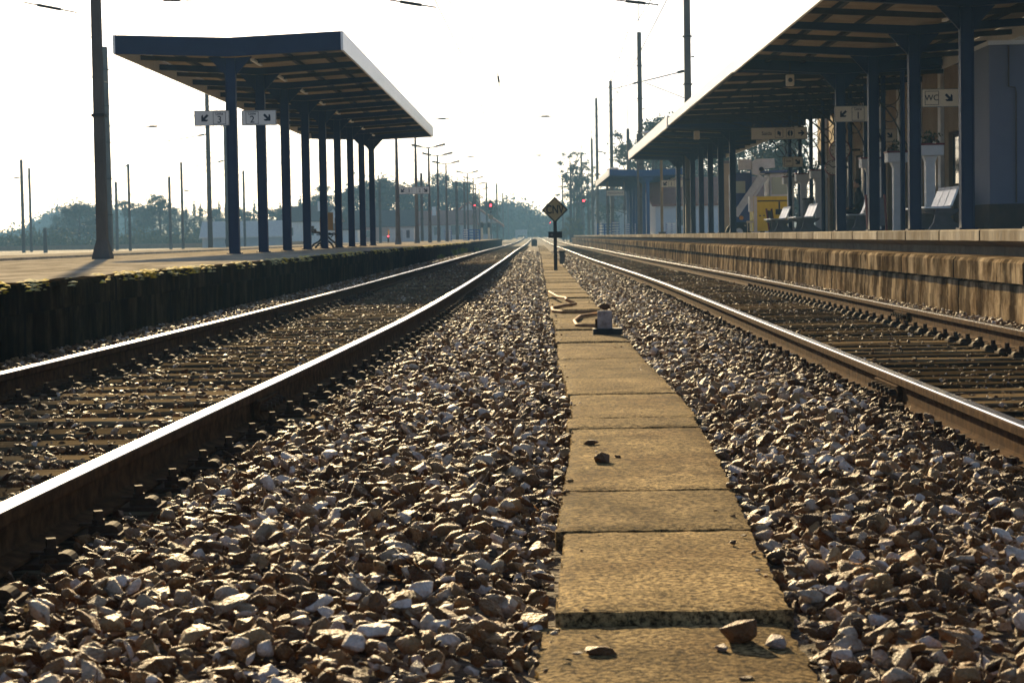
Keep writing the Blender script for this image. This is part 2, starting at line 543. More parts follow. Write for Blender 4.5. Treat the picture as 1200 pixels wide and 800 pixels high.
structure(grid_sheet('ballast_bed', 'ballast', [-5.6 + .2 * i for i in range(56)],
                     [-3 + 1.0 * i for i in range(60)] + [57 + 4 * i for i in range(25)] + [160 + 20 * i for i in range(38)], bedz))

# left platform: coping with an overhang over a recessed wall
LPX, LPZ = -4.0, .445
def rough_platform(name, prof, y0, y1, mats, matf, seed, amp=.012):
    rr = random.Random(seed)
    ys = list(np.arange(y0, 60, .35)) + list(np.arange(60, y1, 2.0)) + [y1]
    mb = MB(); n = len(prof)
    for y in ys:
        jx = rr.uniform(-amp, amp); jz = rr.uniform(-amp, amp) * .6
        for i, p in enumerate(prof):
            e = p[2] if len(p) > 2 else 0
            mb.v.append((p[0] + e * jx, float(y), p[1] + e * jz))
    for j in range(len(ys) - 1):
        for i in range(n - 1):
            mb.f.append((j * n + i, j * n + i + 1, (j + 1) * n + i + 1, (j + 1) * n + i)); mb.m.append(matf[i])
    mb.f.append(tuple(range(n))); mb.m.append(matf[0])
    e = (len(ys) - 1) * n
    mb.f.append(tuple(e + i for i in range(n - 1, -1, -1))); mb.m.append(matf[0])
    return structure(mb.build(name, mats))


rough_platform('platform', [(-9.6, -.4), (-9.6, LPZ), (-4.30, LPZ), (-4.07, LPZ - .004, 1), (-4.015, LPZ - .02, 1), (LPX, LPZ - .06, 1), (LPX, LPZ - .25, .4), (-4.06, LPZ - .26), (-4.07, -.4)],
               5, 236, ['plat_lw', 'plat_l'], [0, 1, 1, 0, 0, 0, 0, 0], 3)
# right platform: old stained wall with a ledge, newer paving slab set back on top
RPX = 4.6
rough_platform('platform', [(RPX + .055, -.5), (RPX + .05, -.02, .8), (RPX + .085, -.025), (RPX + .085, -.04), (RPX + .055, -.045, .8), (RPX + .06, .17, .8), (RPX + .09, .18), (RPX + .09, .195), (RPX, .20, .4), (RPX, .395, 1), (RPX + .03, .43, 1), (5.14, .432), (5.14, .3)],
               10, 255, ['plat_rw', 'plat_rt'], [0] * 12, 5, amp=.009)
rough_platform('platform', [(5.13, .3), (5.13, .53), (4.95, .60, .3), (4.95, .712, .5), (4.965, .722, .3), (30, .722), (30, -.4)],
               10, 257, ['plat_rt', 'plat_rs'], [1, 1, 0, 0, 0, 0], 9, amp=.007)
# tracks and a further platform across the yard on the left
structure(MB().box(-22, -17.2, 10, 260, -.2, .30).build('platform', 'plat_l'))
for i, x in enumerate((-12.3, -14.0, -25.2, -26.9, -29.6, -31.3)):
    r_ = MB().box(x - .035, x + .035, 20, 400, -.09, .06, 0).build('running_rail', ['rust'])
    tag(r_, ['rusty rail of the first track beyond the island platform', 'far rail of the first track beyond the island platform', 'near rail of the track behind the far platform',
             'far rail of the track behind the far platform', 'near rail of the outermost siding', 'far rail of the outermost siding'][i], 'rail', 'rails in the yard')

ORD = ['first', 'second', 'third', 'fourth', 'fifth', 'sixth', 'seventh', 'eighth', 'ninth', 'tenth', 'eleventh', 'twelfth', 'thirteenth', 'fourteenth', 'fifteenth', 'sixteenth', 'seventeenth', 'eighteenth', 'nineteenth']
TENS = {2: 'twenty', 3: 'thirty', 4: 'forty', 5: 'fifty'}


def ordinal(k):
    """1 -> first, 21 -> twenty-first"""
    if k < 20: return ORD[k - 1]
    if k % 10 == 0: return TENS[k // 10][:-1] + 'ieth'
    return TENS[k // 10] + '-' + ORD[k % 10 - 1]


# ------------------------------------------------------------------ rails
prof = [(-.070, -.160), (.070, -.160), (.070, -.150), (.012, -.135), (.008, -.125), (.008, -.058), (.030, -.048), (.036, -.042), (.037, -.012), (.033, -.004), (.024, 0), (-.024, 0), (-.033, -.004), (-.037, -.012), (-.036, -.042), (-.030, -.048), (-.008, -.058), (-.008, -.125), (-.012, -.135), (-.070, -.150)]
mf = lambda a, b: 1 if (a[1] > -.005 and b[1] > -.005) else 0
rails = {}
for key, fx, dz, label in (
        ('A', lambda y: tr1x(y) - GAU / 2, 0, 'rail closest to the low mossy platform wall, its head shining white'),
        ('B', lambda y: tr1x(y) + GAU / 2, 0, 'shining rail with dark shaded web, beside the gravel and running off the lower left'),
        ('C', lambda y: tr2x(y) - GAU / 2, Z2, 'rail nearest the concrete slab path with sunlit brown foot and a bolted joint'),
        ('D', lambda y: tr2x(y) + GAU / 2, Z2, 'rail closest to the stained platform wall and its ledge')):
    o = sweep('running_rail', prof, fx, lambda y, dz=dz: zprof(y) + dz, ['rust', 'steel'], matf=mf, y1=800)
    tag(o, label, 'rail', 'running rails of the two main tracks'); rails[key] = (o, fx, dz)


def fishplate(key, y, side, lab=None):
    o, fx, dz = rails[key]
    X = fx(y); s = side
    mb = MB()
    xs = sorted((X + s * .010, X + s * .034))
    mb.prism([(X + s * .009, -.046), (X + s * .046, -.054), (X + s * .036, -.080), (X + s * .036, -.118), (X + s * .058, -.142), (X + s * .012, -.134)], y - .34, y + .34)
    fp = mb.build('fishplate', 'rust', o, loc=(0, 0, dz))
    for k in range(5):
        yy = y - .27 + k * .135
        b = MB()
        b.prism([(yy + .021 * math.cos(a * math.pi / 3), -.088 + .021 * math.sin(a * math.pi / 3)) for a in range(6)], X + s * .034, X + s * .072, 'x')
        b.tube([(X + s * .07, yy, -.088), (X + s * .092, yy, -.088)], .011, 8)
        b.build('bolt', 'clip', fp)


fishplate('B', 9.9, 1); fishplate('C', 10.8, -1); fishplate('D', 20.0, -1); fishplate('A', 22, 1)

# ------------------------------------------------------------------ sleepers with their fasteners
def clip_mesh():
    c = MB()
    c.box(-.085, .085, -.075, .075, 0, .014)                       # base plate
    # rolled spring: a short half drum beside the rail foot
    pts = [(.038 * math.cos(a) , .014 + .034 * math.sin(a)) for a in [math.pi * i / 8 for i in range(9)]]
    c.prism([(p[0] * .8 + .045, p[1] * .85) for p in pts], -.035, .035)
    c.box(-.022, .03, -.03, .03, .014, .034)
    c.box(-.055, -.005, -.012, .012, .034, .041)
    c.tube([(.004, 0, .03), (.004, 0, .052)], .021, 10)
    T = Matrix.Translation((.004, 0, 0)) @ Matrix.Rotation(.4, 4, 'Z')
    c.box(-.013, .013, -.013, .013, .052, .079, 0, T)
    return c


clip_me = clip_mesh().build('rail_fastener', 'clip')
clip_data = clip_me.data
bpy.data.objects.remove(clip_me)


def sleeper_mesh(mname, seed):
    rr = random.Random(seed)
    mb = MB()
    xs = [-1.3, -1.0, -.6, -.2, .2, .6, 1.0, 1.3]
    ring = []
    for x in xs:
        j = [rr.uniform(-.012, .012) for _ in range(4)]
        ring.append([(x, -.11 + j[0], -.14), (x, .11 + j[1], -.14), (x, .11 + j[1], -.008 + j[2] * .5), (x, .10 + j[1], 0 + j[2] * .3), (x, -.10 + j[0], 0 + j[3] * .3), (x, -.11 + j[0], -.008 + j[3] * .5)])
    n = 6
    for r_ in ring: mb.v += r_
    for i in range(len(xs) - 1):
        for k in range(n):
            a = i * n + k; b = i * n + (k + 1) % n
            mb.f.append((a, b, b + n, a + n)); mb.m.append(0)
    mb.f.append(tuple(range(n - 1, -1, -1))); mb.m.append(0)
    mb.f.append(tuple((len(xs) - 1) * n + k for k in range(n))); mb.m.append(0)
    o = mb.build('wooden_sleeper', mname); d = o.data
    bpy.data.objects.remove(o)
    return d


SL = {0: [sleeper_mesh('wood', i) for i in range(4)], 1: [sleeper_mesh('wood2', i + 9) for i in range(4)]}
for tr, fx, dz, pitch, y0, y1, lab, grp, cd in (
        (0, tr1x, 0, .575, 4.4, 76, 'far-off wooden sleeper half buried in gravel under the track by the mossy platform', 'sleepers of the gravel-covered track', 32),
        (1, tr2x, Z2, .47, 6.6, 76, 'far-off dark wooden sleeper under the bare track by the stained platform wall', 'sleepers of the bare track', 34)):
    y = y0; k = 0
    while y < y1:
        o = bpy.data.objects.new('wooden_sleeper', SL[tr][k % 4]); COL.objects.link(o)
        zt = dz + zprof(y) - .178 + rnd.uniform(-.006, .004)
        o.location = (fx(y) + rnd.uniform(-.04, .04), y, zt)
        o.rotation_euler = (rnd.uniform(-.02, .02), 0, rnd.uniform(-.012, .012))
        tag(o, ('%s sleeper from the near end of the %s track' % (ordinal(k + 1), 'gravel-covered' if tr == 0 else 'bare')) if k < 36 else lab, 'sleeper', grp)
        if y < cd:
            for side in (-1, 1):
                for s2 in (-1, 1):
                    c = bpy.data.objects.new('rail_fastener', clip_data); COL.objects.link(c)
                    c.parent = o
                    c.location = (side * GAU / 2 + s2 * .115 + (fx(y) - o.location.x), 0, .001)
                    c.rotation_euler = (0, 0, 0 if s2 > 0 else math.pi)
        y += pitch * rnd.uniform(.96, 1.04); k += 1
    mb = MB()
    while y < 200:
        mb.box(fx(y) - 1.3, fx(y) + 1.3, y - .12, y + .12, zprof(y) + dz - .3, zprof(y) + dz - .175); y += pitch * 1.4
    stuff(mb.build('distant_sleepers', 'wood' if tr == 0 else 'wood2'), 'distant rows of sleepers')

# ------------------------------------------------------------------ concrete slab path
SZ = -.145
bounds = [(-1.2, 0.0), (0, 1.15), (1.15, 2.3), (2.3, 3.42), (3.42, 4.59), (4.59, 5.82), (5.82, 6.72), (6.72, 8.86), (8.86, 9.30), (9.30, 10.75), (10.75, 11.84), (11.84, 12.94), (12.94, 14.0),
          (14.0, 15.2), (15.2, 16.2), (16.2, 17.2), (17.2, 18.4), (18.4, 19.7), (19.7, 21), (21, 22.3)]
y = 22.3
while y < 200:
    L = rnd.choice([1.05, 1.1, 1.2, 1.25]); bounds.append((y, y + L)); y += L
near_labels = {4: 'sunken concrete path slab at the foot of the picture, below the dark step', 5: 'concrete path slab whose raised front edge makes a dark step',
               6: 'short concrete path slab just behind the stepped one', 7: 'long cracked concrete path slab carrying the largest loose stone', 8: 'narrow strip of concrete path with a spot of yellow lichen',
               9: 'concrete path slab beyond the narrow strip', 10: 'second concrete path slab beyond the narrow strip', 11: 'concrete path slab just in front of the rusty stub post',
               12: 'concrete path slab with the black base plate of the stub post', 13: 'concrete path slab beside the curved rusty pipe'}
SLAB_Z = {4: SZ - .034, 5: SZ - .002, 6: SZ + .004, 7: SZ + .007, 8: SZ + .014, 9: SZ + .012, 10: SZ + .017, 11: SZ + .008, 12: SZ}
slab_edges = []
for i, (a, b) in enumerate(bounds):
    zt = SLAB_Z.get(i, SZ + rnd.uniform(-.012, .008))
    mid = (a + b) / 2
    rr = random.Random(i + 50)
    near = b < 24
    wv = (.285 if a < 6 else .30) + rr.uniform(-.008, .008) if near else .295
    nx, ny = (15, max(4, int((b - a) * 24))) if near else (1, 1)
    mb = MB(); gap = .008
    sx = rr.uniform(-.015, .015)
    yaw = rr.uniform(-.012, .012)
    tilt = rr.uniform(-.006, .006)
    ex = [rr.uniform(-.009, .004) for _ in range(ny + 1)]; ex2 = [rr.uniform(-.009, .004) for _ in range(ny + 1)]
    ey = [rr.uniform(-.005, .004) for _ in range(nx + 1)]
    for lvl in (0, 1):
        for j in range(ny + 1):
            yy = a + gap + (b - a - 2 * gap) * j / ny
            cx = slabx(yy) + sx
            for k in range(nx + 1):
                u = k / nx * 2 - 1
                x = cx + u * wv
                if near:
                    if k == 0: x -= ex[j]
                    if k == nx: x += ex2[j]
                y2 = yy + (ey[k] if near and j in (0, ny) else 0) * (1 if j == 0 else -1) + u * wv * yaw
                z = zt + tilt * (yy - mid) + zprof(yy)
                if lvl == 0:
                    z -= .09
                elif near:
                    z += rr.uniform(-.0012, .0012)
                    if k in (0, nx) or j in (0, ny): z -= .004 + rr.uniform(0, .004)
                mb.v.append((x, y2, z))
    S = (nx + 1) * (ny + 1)
    for j in range(ny):
        for k in range(nx):
            q = S + j * (nx + 1) + k
            mb.f.append((q, q + 1, q + nx + 2, q + nx + 1)); mb.m.append(0)
    for k in range(nx):
        mb.f.append((k, k + 1, S + k + 1, S + k)); mb.m.append(0)
        q = ny * (nx + 1) + k
        mb.f.append((q + 1, q, S + q, S + q + 1)); mb.m.append(0)
    for j in range(ny):
        q = j * (nx + 1)
        mb.f.append((q + nx + 1, q, S + q, S + q + nx + 1)); mb.m.append(0)
        q += nx
        mb.f.append((q, q + nx + 1, S + q + nx + 1, S + q)); mb.m.append(0)
    o = mb.build('concrete_slab', 'slab', smooth=near)
    if near:
        md = o.modifiers.new('edges', 'EDGE_SPLIT'); md.split_angle = R(40)
    tag(o, near_labels.get(i, ('%s concrete slab of the path counting away from the stub post' % ordinal(i - 12)) if 13 < i < 46 else 'small far-off concrete slab of the path between the tracks'), 'path slab', 'slabs of the path between the tracks')

# ------------------------------------------------------------------ ballast stones
def stone_mesh(seed, npt=15):
    rr = random.Random(seed)
    bm = bmesh.new()
    sx, sy, sz = rr.uniform(.95, 1.35), rr.uniform(.6, .95), rr.uniform(.38, .70)
    for _ in range(npt):
        v = Vector((rr.gauss(0, 1), rr.gauss(0, 1), rr.gauss(0, 1))).normalized() * rr.uniform(.82, 1.0)
        bm.verts.new((v.x * sx * .5, v.y * sy * .5, v.z * sz * .5))
    r = bmesh.ops.convex_hull(bm, input=bm.verts[:])
    bmesh.ops.delete(bm, geom=[g for g in r['geom_interior'] if isinstance(g, bmesh.types.BMVert)], context='VERTS')
    bmesh.ops.dissolve_limit(bm, angle_limit=R(9), verts=bm.verts[:], edges=bm.edges[:])
    rnd_ = seed % 5 < 2
    bmesh.ops.bevel(bm, geom=bm.edges[:], offset=.055 if rnd_ else .018, segments=2 if rnd_ else 1, affect='EDGES', profile=.6)
    bmesh.ops.triangulate(bm, faces=bm.faces[:])
    me = bpy.data.meshes.new('stone')
    bm.to_mesh(me); bm.free()
    if rnd_: me.polygons.foreach_set('use_smooth', [True] * len(me.polygons))
    me.materials.append(M['stone'])
    return me


stone_col = bpy.data.collections.new('stone_shapes')
stone_meshes = [stone_mesh(s, 11 + s % 9) for s in range(16)]
for i, me in enumerate(stone_meshes):
    stone_col.objects.link(bpy.data.objects.new('stone_shape_%02d' % i, me))


def scatter(name, pts, rots, scl, idx, label):
    me = bpy.data.meshes.new(name)
    me.vertices.add(len(pts))
    me.vertices.foreach_set('co', np.asarray(pts, np.float32).ravel())
    for nm, ty, dat, fld in (('tone', 'FLOAT', TONE, 'value'), ('rot', 'FLOAT_VECTOR', rots, 'vector'), ('scl', 'FLOAT_VECTOR', scl, 'vector'), ('idx', 'INT', idx, 'value')):
        a = me.attributes.new(nm, ty, 'POINT')
        a.data.foreach_set(fld, np.asarray(dat, np.int32 if ty == 'INT' else np.float32).ravel())
    o = bpy.data.objects.new(name, me); COL.objects.link(o)
    g = bpy.data.node_groups.new(name + '_nodes', 'GeometryNodeTree')
    g.interface.new_socket('Geometry', in_out='INPUT', socket_type='NodeSocketGeometry')
    g.interface.new_socket('Geometry', in_out='OUTPUT', socket_type='NodeSocketGeometry')
    gi = g.nodes.new('NodeGroupInput'); go = g.nodes.new('NodeGroupOutput')
    mp = g.nodes.new('GeometryNodeMeshToPoints')
    ci = g.nodes.new('GeometryNodeCollectionInfo')
    ci.inputs['Collection'].default_value = stone_col
    ci.inputs['Separate Children'].default_value = True
    ci.inputs['Reset Children'].default_value = True
    ip = g.nodes.new('GeometryNodeInstanceOnPoints')
    ip.inputs['Pick Instance'].default_value = True
    def na(n_, t):
        a = g.nodes.new('GeometryNodeInputNamedAttribute'); a.data_type = t; a.inputs['Name'].default_value = n_
        return a.outputs['Attribute']
    er = g.nodes.new('FunctionNodeEulerToRotation')
    L = g.links.new
    L(gi.outputs[0], mp.inputs['Mesh']); L(mp.outputs[0], ip.inputs['Points']); L(ci.outputs[0], ip.inputs['Instance'])
    L(na('idx', 'INT'), ip.inputs['Instance Index'])
    L(na('rot', 'FLOAT_VECTOR'), er.inputs[0]); L(er.outputs[0], ip.inputs['Rotation'])
    L(na('scl', 'FLOAT_VECTOR'), ip.inputs['Scale']); L(ip.outputs[0], go.inputs[0])
    md = o.modifiers.new('scatter', 'NODES'); md.node_group = g
    return stuff(o, label)


rs = np.random.RandomState(11)
P, RO, S_, I_ = [], [], [], []
TONE = []


def tone(x, y):
    """clean pale stones gather by the path, rust-brown ones by the rails"""
    g = min(abs(abs(x - tr1x(y)) - GAU / 2), abs(abs(x - tr2x(y)) - GAU / 2))
    inside = abs(x - tr1x(y)) < .8 or abs(x - tr2x(y)) < .8
    pw = .62 if (g > .55 and not inside) else (1.0 if g > .25 and not inside else 1.9)
    pw *= 1 + .35 * math.sin(x * 3.1 + y * 1.3) * math.sin(y * .9 - x * 1.7)
    return float(rs.rand() ** pw)



def ballast_zone(y0, y1, dens, smin, smax, margin=1.3):
    n = int((y1 - y0) * 9.6 * dens)
    ys = rs.uniform(y0, y1, n); xs = rs.uniform(-4.6, 5.0, n)
    keep = np.abs(xs + .012 * ys) < .265 * ys + margin
    for x, y in zip(xs[keep], ys[keep]):
        if x > 4.72 or x < -4.1: continue
        t1 = tr1x(y); t2 = tr2x(y); cx = slabx(y)
        a = x - t1; b = x - t2
        s = smin + (smax - smin) * rs.beta(1.8, 3.2)
        h = bedz(x, y)
        if abs(x - cx) < .29 + s * .20:                       # leave the slabs free
            continue
        ra = abs(abs(a) - GAU / 2); rb = abs(abs(b) - GAU / 2)
        if ra < .06 or rb < .06: continue
        if abs(a) < .81:                                   # inside the gravelled track
            lay = rs.uniform(.0, .064)
            if rs.rand() < .30: continue
            s *= .72
        elif abs(b) < .81:                                 # bare track: few small stones between the sleepers
            if rs.rand() < .62: continue
            lay = rs.uniform(.0, .050); s *= .62
        elif ra < .24 or rb < .24:                             # stones lie lower round the fasteners
            lay = rs.uniform(0, .045)
            if rs.rand() < .18: continue
            s *= .9
        elif abs(a) < 1.32 or abs(b) < 1.32:
            lay = rs.uniform(.0, .06)
        else:
            lay = rs.uniform(.0, .05) + .012
        dd = abs(x - cx) - .29
        if dd < .12: lay *= .7
        P.append((x, y, h + lay)); RO.append((rs.normal(0, .45), rs.normal(0, .45), rs.uniform(0, 6.28)))
        S_.append((s, s * rs.uniform(.85, 1.15), s * rs.uniform(.8, 1.2))); I_.append(rs.randint(0, 16)); TONE.append(tone(x, y))


ballast_zone(2.8, 12, 540, .024, .125)
ballast_zone(2.8, 9, 420, .010, .034)
ballast_zone(12, 30, 360, .034, .108)
ballast_zone(30, 60, 190, .045, .115, 3)
ballast_zone(60, 110, 60, .07, .15, 6)
# a few small crumbs on the slabs and sleepers
for _ in range(150):
    y = float(rs.uniform(3.4, 28)); sgn = rs.choice([-1, 1]); x = slabx(y) + sgn * (.29 - abs(rs.normal(0, .05)))
    s = float(rs.uniform(.008, .03)); P.append((x, y, SZ + s * .25)); RO.append((0, 0, rs.uniform(0, 6.28))); S_.append((s,) * 3); I_.append(rs.randint(0, 16)); TONE.append(tone(x, y))
for _ in range(700):
    y = float(rs.uniform(7, 40)); x = tr2x(y) + rs.uniform(-.8, .8)
    s = float(rs.uniform(.012, .04)); P.append((x, y, Z2 - .178 + s * .3)); RO.append((0, 0, rs.uniform(0, 6.28))); S_.append((s,) * 3); I_.append(rs.randint(0, 16)); TONE.append(tone(x, y))
scatter('ballast', P, RO, S_, I_, 'loose brown, grey and white ballast stones')

# the loose stones lying on the slabs, each its own thing
for px, py, wpx, i, lab, stretch in (
        (706, 542, 27, 3, 'largest brown stone lying alone on the long cracked slab', (1, 1, 1.3)), (690, 521, 22, 5, 'flat dark stone left of the largest stone on the long slab', (1, 1, .6)),
        (724, 536, 9, 7, 'tiny stone right of the largest stone on the long slab', (1, 1, 1)), (856, 571, 24, 9, 'dark stone at the right edge of the long cracked slab', (1, 1, 1.1)),
        (705, 766, 38, 2, 'dark flat-topped stone on the slab at the foot of the picture', (1, 1, 1)), (868, 752, 62, 12, 'biggest stone of the pile on the right of the foremost slab', (1, .8, 1)),
        (910, 757, 40, 6, 'pale pinkish stone at the right end of the pile on the foremost slab', (1, 1, .8)), (845, 762, 24, 4, 'small grey stone at the left end of the pile on the foremost slab', (1, 1, 1)),
        (874, 795, 22, 8, 'dark stone cut by the bottom edge on the foremost slab', (1, 1, 1)), (687, 718, 18, 10, 'thin pale pebble at the foot of the step between slabs', (1, 1, .5)),
        (873, 586, 9, 11, 'tiny pale pebble beside the dark stone at the slab edge', (1, 1, .7))):
    zt = SZ + (-.034 if py > 716 else .006)
    v = CM @ Vector(((px - 600) / 2300, (400 - py) / 2300, -1)); t = (zt - CAMZ) / v.z
    s = wpx / 2300 * t * 1.0
    o = bpy.data.objects.new('loose_stone', stone_meshes[i]); COL.objects.link(o)
    mz = min(q.co.z for q in stone_meshes[i].vertices)
    o.location = (v.x * t, v.y * t, zt - s * stretch[2] * (mz + .06)); o.rotation_euler = (.05, -.04, i * 1.3)
    o.scale = (s * stretch[0], s * stretch[1], s * stretch[2])
    o.material_slots[0].link = 'OBJECT'; o.material_slots[0].material = M['stone_pale' if ('pale' in lab or 'grey' in lab) else 'stone_brown']
    tag(o, lab, 'stone', 'loose stones lying on the slabs')


# ------------------------------------------------------------------ small things between the tracks
def on_z(px, py, z):
    v = CM @ Vector(((px - 600) / 2300, (400 - py) / 2300, -1)); t = (z - CAMZ) / v.z
    return Vector((v.x * t, v.y * t, z))


p = on_z(709, 392, SZ)
t = thing('stub_post', 'short rusty round stub post with a stone on top, on a black base plate', 'post', tuple(p))
sp = MB(); sp.tube([(0, .03, .03), (0, .03, .20), (0, .03, .212)], [.069, .066, .058], 20); sp.build('post', 'bollard', t, smooth=False)
sp = MB(); sp.box(-.105, .155, -.05, .12, -.02, .055); sp.build('base_plate', 'black', t, bevel=.004)
sp = MB(); sp.box(-.085, -.066, .02, .05, .05, .14); sp.build('bracket', 'rust', t)
o = bpy.data.objects.new('loose_stone', stone_meshes[1]); COL.objects.link(o); o.location = (p.x + .0, p.y + .03, SZ + .245); o.scale = (.13, .12, .12)
tag(o, 'stone resting on top of the rusty stub post', 'stone', 'loose stones lying on the slabs')

def pipe(pts, r, lab):
    P3 = [on_z(a, b, SZ + .02 + (c if c else 0)) for a, b, c in pts]
    # round the corners
    out = [P3[0]]
    for i in range(1, len(P3) - 1):
        for u in (.75, .9): out.append(P3[i - 1].lerp(P3[i], u))
        out.append(P3[i - 1].lerp(P3[i], .97).lerp(P3[i].lerp(P3[i + 1], .03), .5))
        for u in (.1, .25): out.append(P3[i].lerp(P3[i + 1], u))
    out.append(P3[-1])
    o = MB().tube(out, r, 10).build('bent_pipe', 'pipe', smooth=True)
    tag(o, lab, 'pipe', 'rusty bent pipes on the path')


pipe([(700, 382, 0), (676, 381, 0), (673, 376, 0), (680, 370.5, 0), (700, 367.5, 0)], .019, 'short curved rusty pipe bending round beside the stub post')
pipe([(704, 365, .0), (660, 365.5, 0), (648, 364, 0), (647, 360.5, 0), (660, 358, 0), (675, 356, .0), (664, 351.5, .05), (663, 349, .06), (654, 348, .04), (646, 343.5, .05), (643.5, 342, .05)], .019, 'long zigzag rusty pipe with a pale sunlit far end')

# the CNV board
dC = 50.0
cx0, cz0 = at(649.5, dC, 246); bx, bz = at(652, dC, 316)
t = thing('track_sign', 'olive diamond sign reading CNV on a thin dark post in the path', 'sign', (cx0 + .015, dC, SZ))
h0 = cz0 - SZ; hw = .335
MB().prism([(0, h0 - hw), (hw, h0), (0, h0 + hw), (-hw, h0)], -.018, -.004).build('diamond_plate', 'black', t)
MB().prism([(0, h0 - hw + .05), (hw - .05, h0), (0, h0 + hw - .05), (-hw + .05, h0)], -.022, -.019).build('diamond_face', 'olive', t)
MB().box(-.045, .045, 0, .05, -.2, h0 + .1).build('post', 'dark', t)
MB().box(-.175, .175, -.02, .0, h0 - .71, h0 - .55).build('number_plate', 'black', t)
MB().box(-.12, -.06, -.024, -.021, h0 - .66, h0 - .60).build('plate_mark', 'post', t)

FONT = bpy.data.fonts.load('<builtin>') if False else None


def text_mesh(name, s, size, m, parent, loc, sx=1.0, bold=0.0, align='CENTER'):
    cu = bpy.data.curves.new(name, 'FONT')
    cu.body = s; cu.size = size; cu.align_x = align; cu.align_y = 'CENTER'; cu.offset = bold
    cu.extrude = .001
    o = bpy.data.objects.new(name, cu); COL.objects.link(o)
    dg = bpy.context.evaluated_depsgraph_get()
    me = bpy.data.meshes.new_from_object(o.evaluated_get(dg))
    bpy.data.objects.remove(o)
    q = bpy.data.objects.new(name, me); COL.objects.link(q)
    me.materials.clear(); me.materials.append(M[m])
    q.parent = parent; q.location = loc; q.rotation_euler = (math.pi / 2, 0, 0); q.scale = (sx, 1, 1)
    return q


text_mesh('lettering', 'CNV', .30, 'black', t, (0, -.025, h0), sx=.72, bold=.006)


def arrow_mb(cx, cz, s, ang, y):
    pts = [(-.5, -.13), (.05, -.13), (-.16, -.42), (.08, -.42), (.5, 0), (.08, .42), (-.16, .42), (.05, .13), (-.5, .13)]
    c, n = math.cos(ang), math.sin(ang)
    return MB().prism([(cx + s * (x * c - z * n), cz + s * (x * n + z * c)) for x, z in pts], y - .003, y)


def frame_mb(cx, cz, w_, h_, y, t_=.012):
    mb = MB()
    mb.box(cx - w_ / 2, cx + w_ / 2, y - .003, y, cz + h_ / 2 - t_, cz + h_ / 2)
    mb.box(cx - w_ / 2, cx + w_ / 2, y - .003, y, cz - h_ / 2, cz - h_ / 2 + t_)
    mb.box(cx - w_ / 2, cx - w_ / 2 + t_, y - .003, y, cz - h_ / 2 + t_, cz + h_ / 2 - t_)
    mb.box(cx + w_ / 2 - t_, cx + w_ / 2, y - .003, y, cz - h_ / 2 + t_, cz + h_ / 2 - t_)
    return mb


def sign(px0, px1, py0, py1, d, label, items, m='sign', group='platform direction signs', hang=None):
    """a flat sign panel facing along the platform; items: text, arrow, frame in panel units (0..1)"""
    x0, _ = at(px0, d, (py0 + py1) / 2); x1, _ = at(px1, d, (py0 + py1) / 2)
    xm, zt = at((px0 + px1) / 2, d, py0); _, zb = at((px0 + px1) / 2, d, py1)
    W = x1 - x0; H = zt - zb
    t = thing('direction_sign', label, 'sign', (xm, d, (zt + zb) / 2), 0, group)
    MB().box(-W / 2, W / 2, -.03, .03, -H / 2, H / 2).build('panel', m, t)
    fm = frame_mb(0, 0, W + .01, H + .01, -.0305, .014); fm.build('edge_trim', 'post', t)
    for it in items:
        X = -W / 2 + it[1] * W; Zc = -H / 2 + it[2] * H
        if it[0] == 'text':
            text_mesh('lettering', it[3], it[4] * H, 'ink', t, (X, -.034, Zc), sx=it[5] if len(it) > 5 else 1, bold=.004 * H)
        elif it[0] == 'arrow':
            arrow_mb(X, Zc, it[3] * H, R(it[4]), -.031).build('arrow', 'ink', t)
        elif it[0] == 'frame':
            frame_mb(X, Zc, it[3] * H, it[4] * H, -.031, .010).build('symbol_frame', 'ink', t)
        elif it[0] == 'doc':
            MB().box(X - .14 * H, X + .04 * H, -.034, -.031, Zc - .1 * H, Zc + .2 * H).box(X, X + .14 * H, -.038, -.0345, Zc - .2 * H, Zc + .12 * H).build('pictogram', 'ink', t)
        elif it[0] == 'disc':
            a = MB()
            a.prism([(X - .03 * H + .2 * H * math.cos(g), Zc + .24 * H * math.sin(g)) for g in [R(90 + 18 * k) for k in range(11)]], -.034, -.031)
            a.prism([(X + .03 * H + .2 * H * math.cos(g), Zc + .24 * H * math.sin(g)) for g in [R(-90 + 18 * k) for k in range(11)]], -.034, -.031)
            a.build('pictogram', 'ink', t)
    if hang:
        for u in (-.47, .47):
            MB().tube([(u * W, 0, H / 2), (u * W, 0, H / 2 + hang)], .014, 6).build('hanger_rod', 'dark', t)
    return t


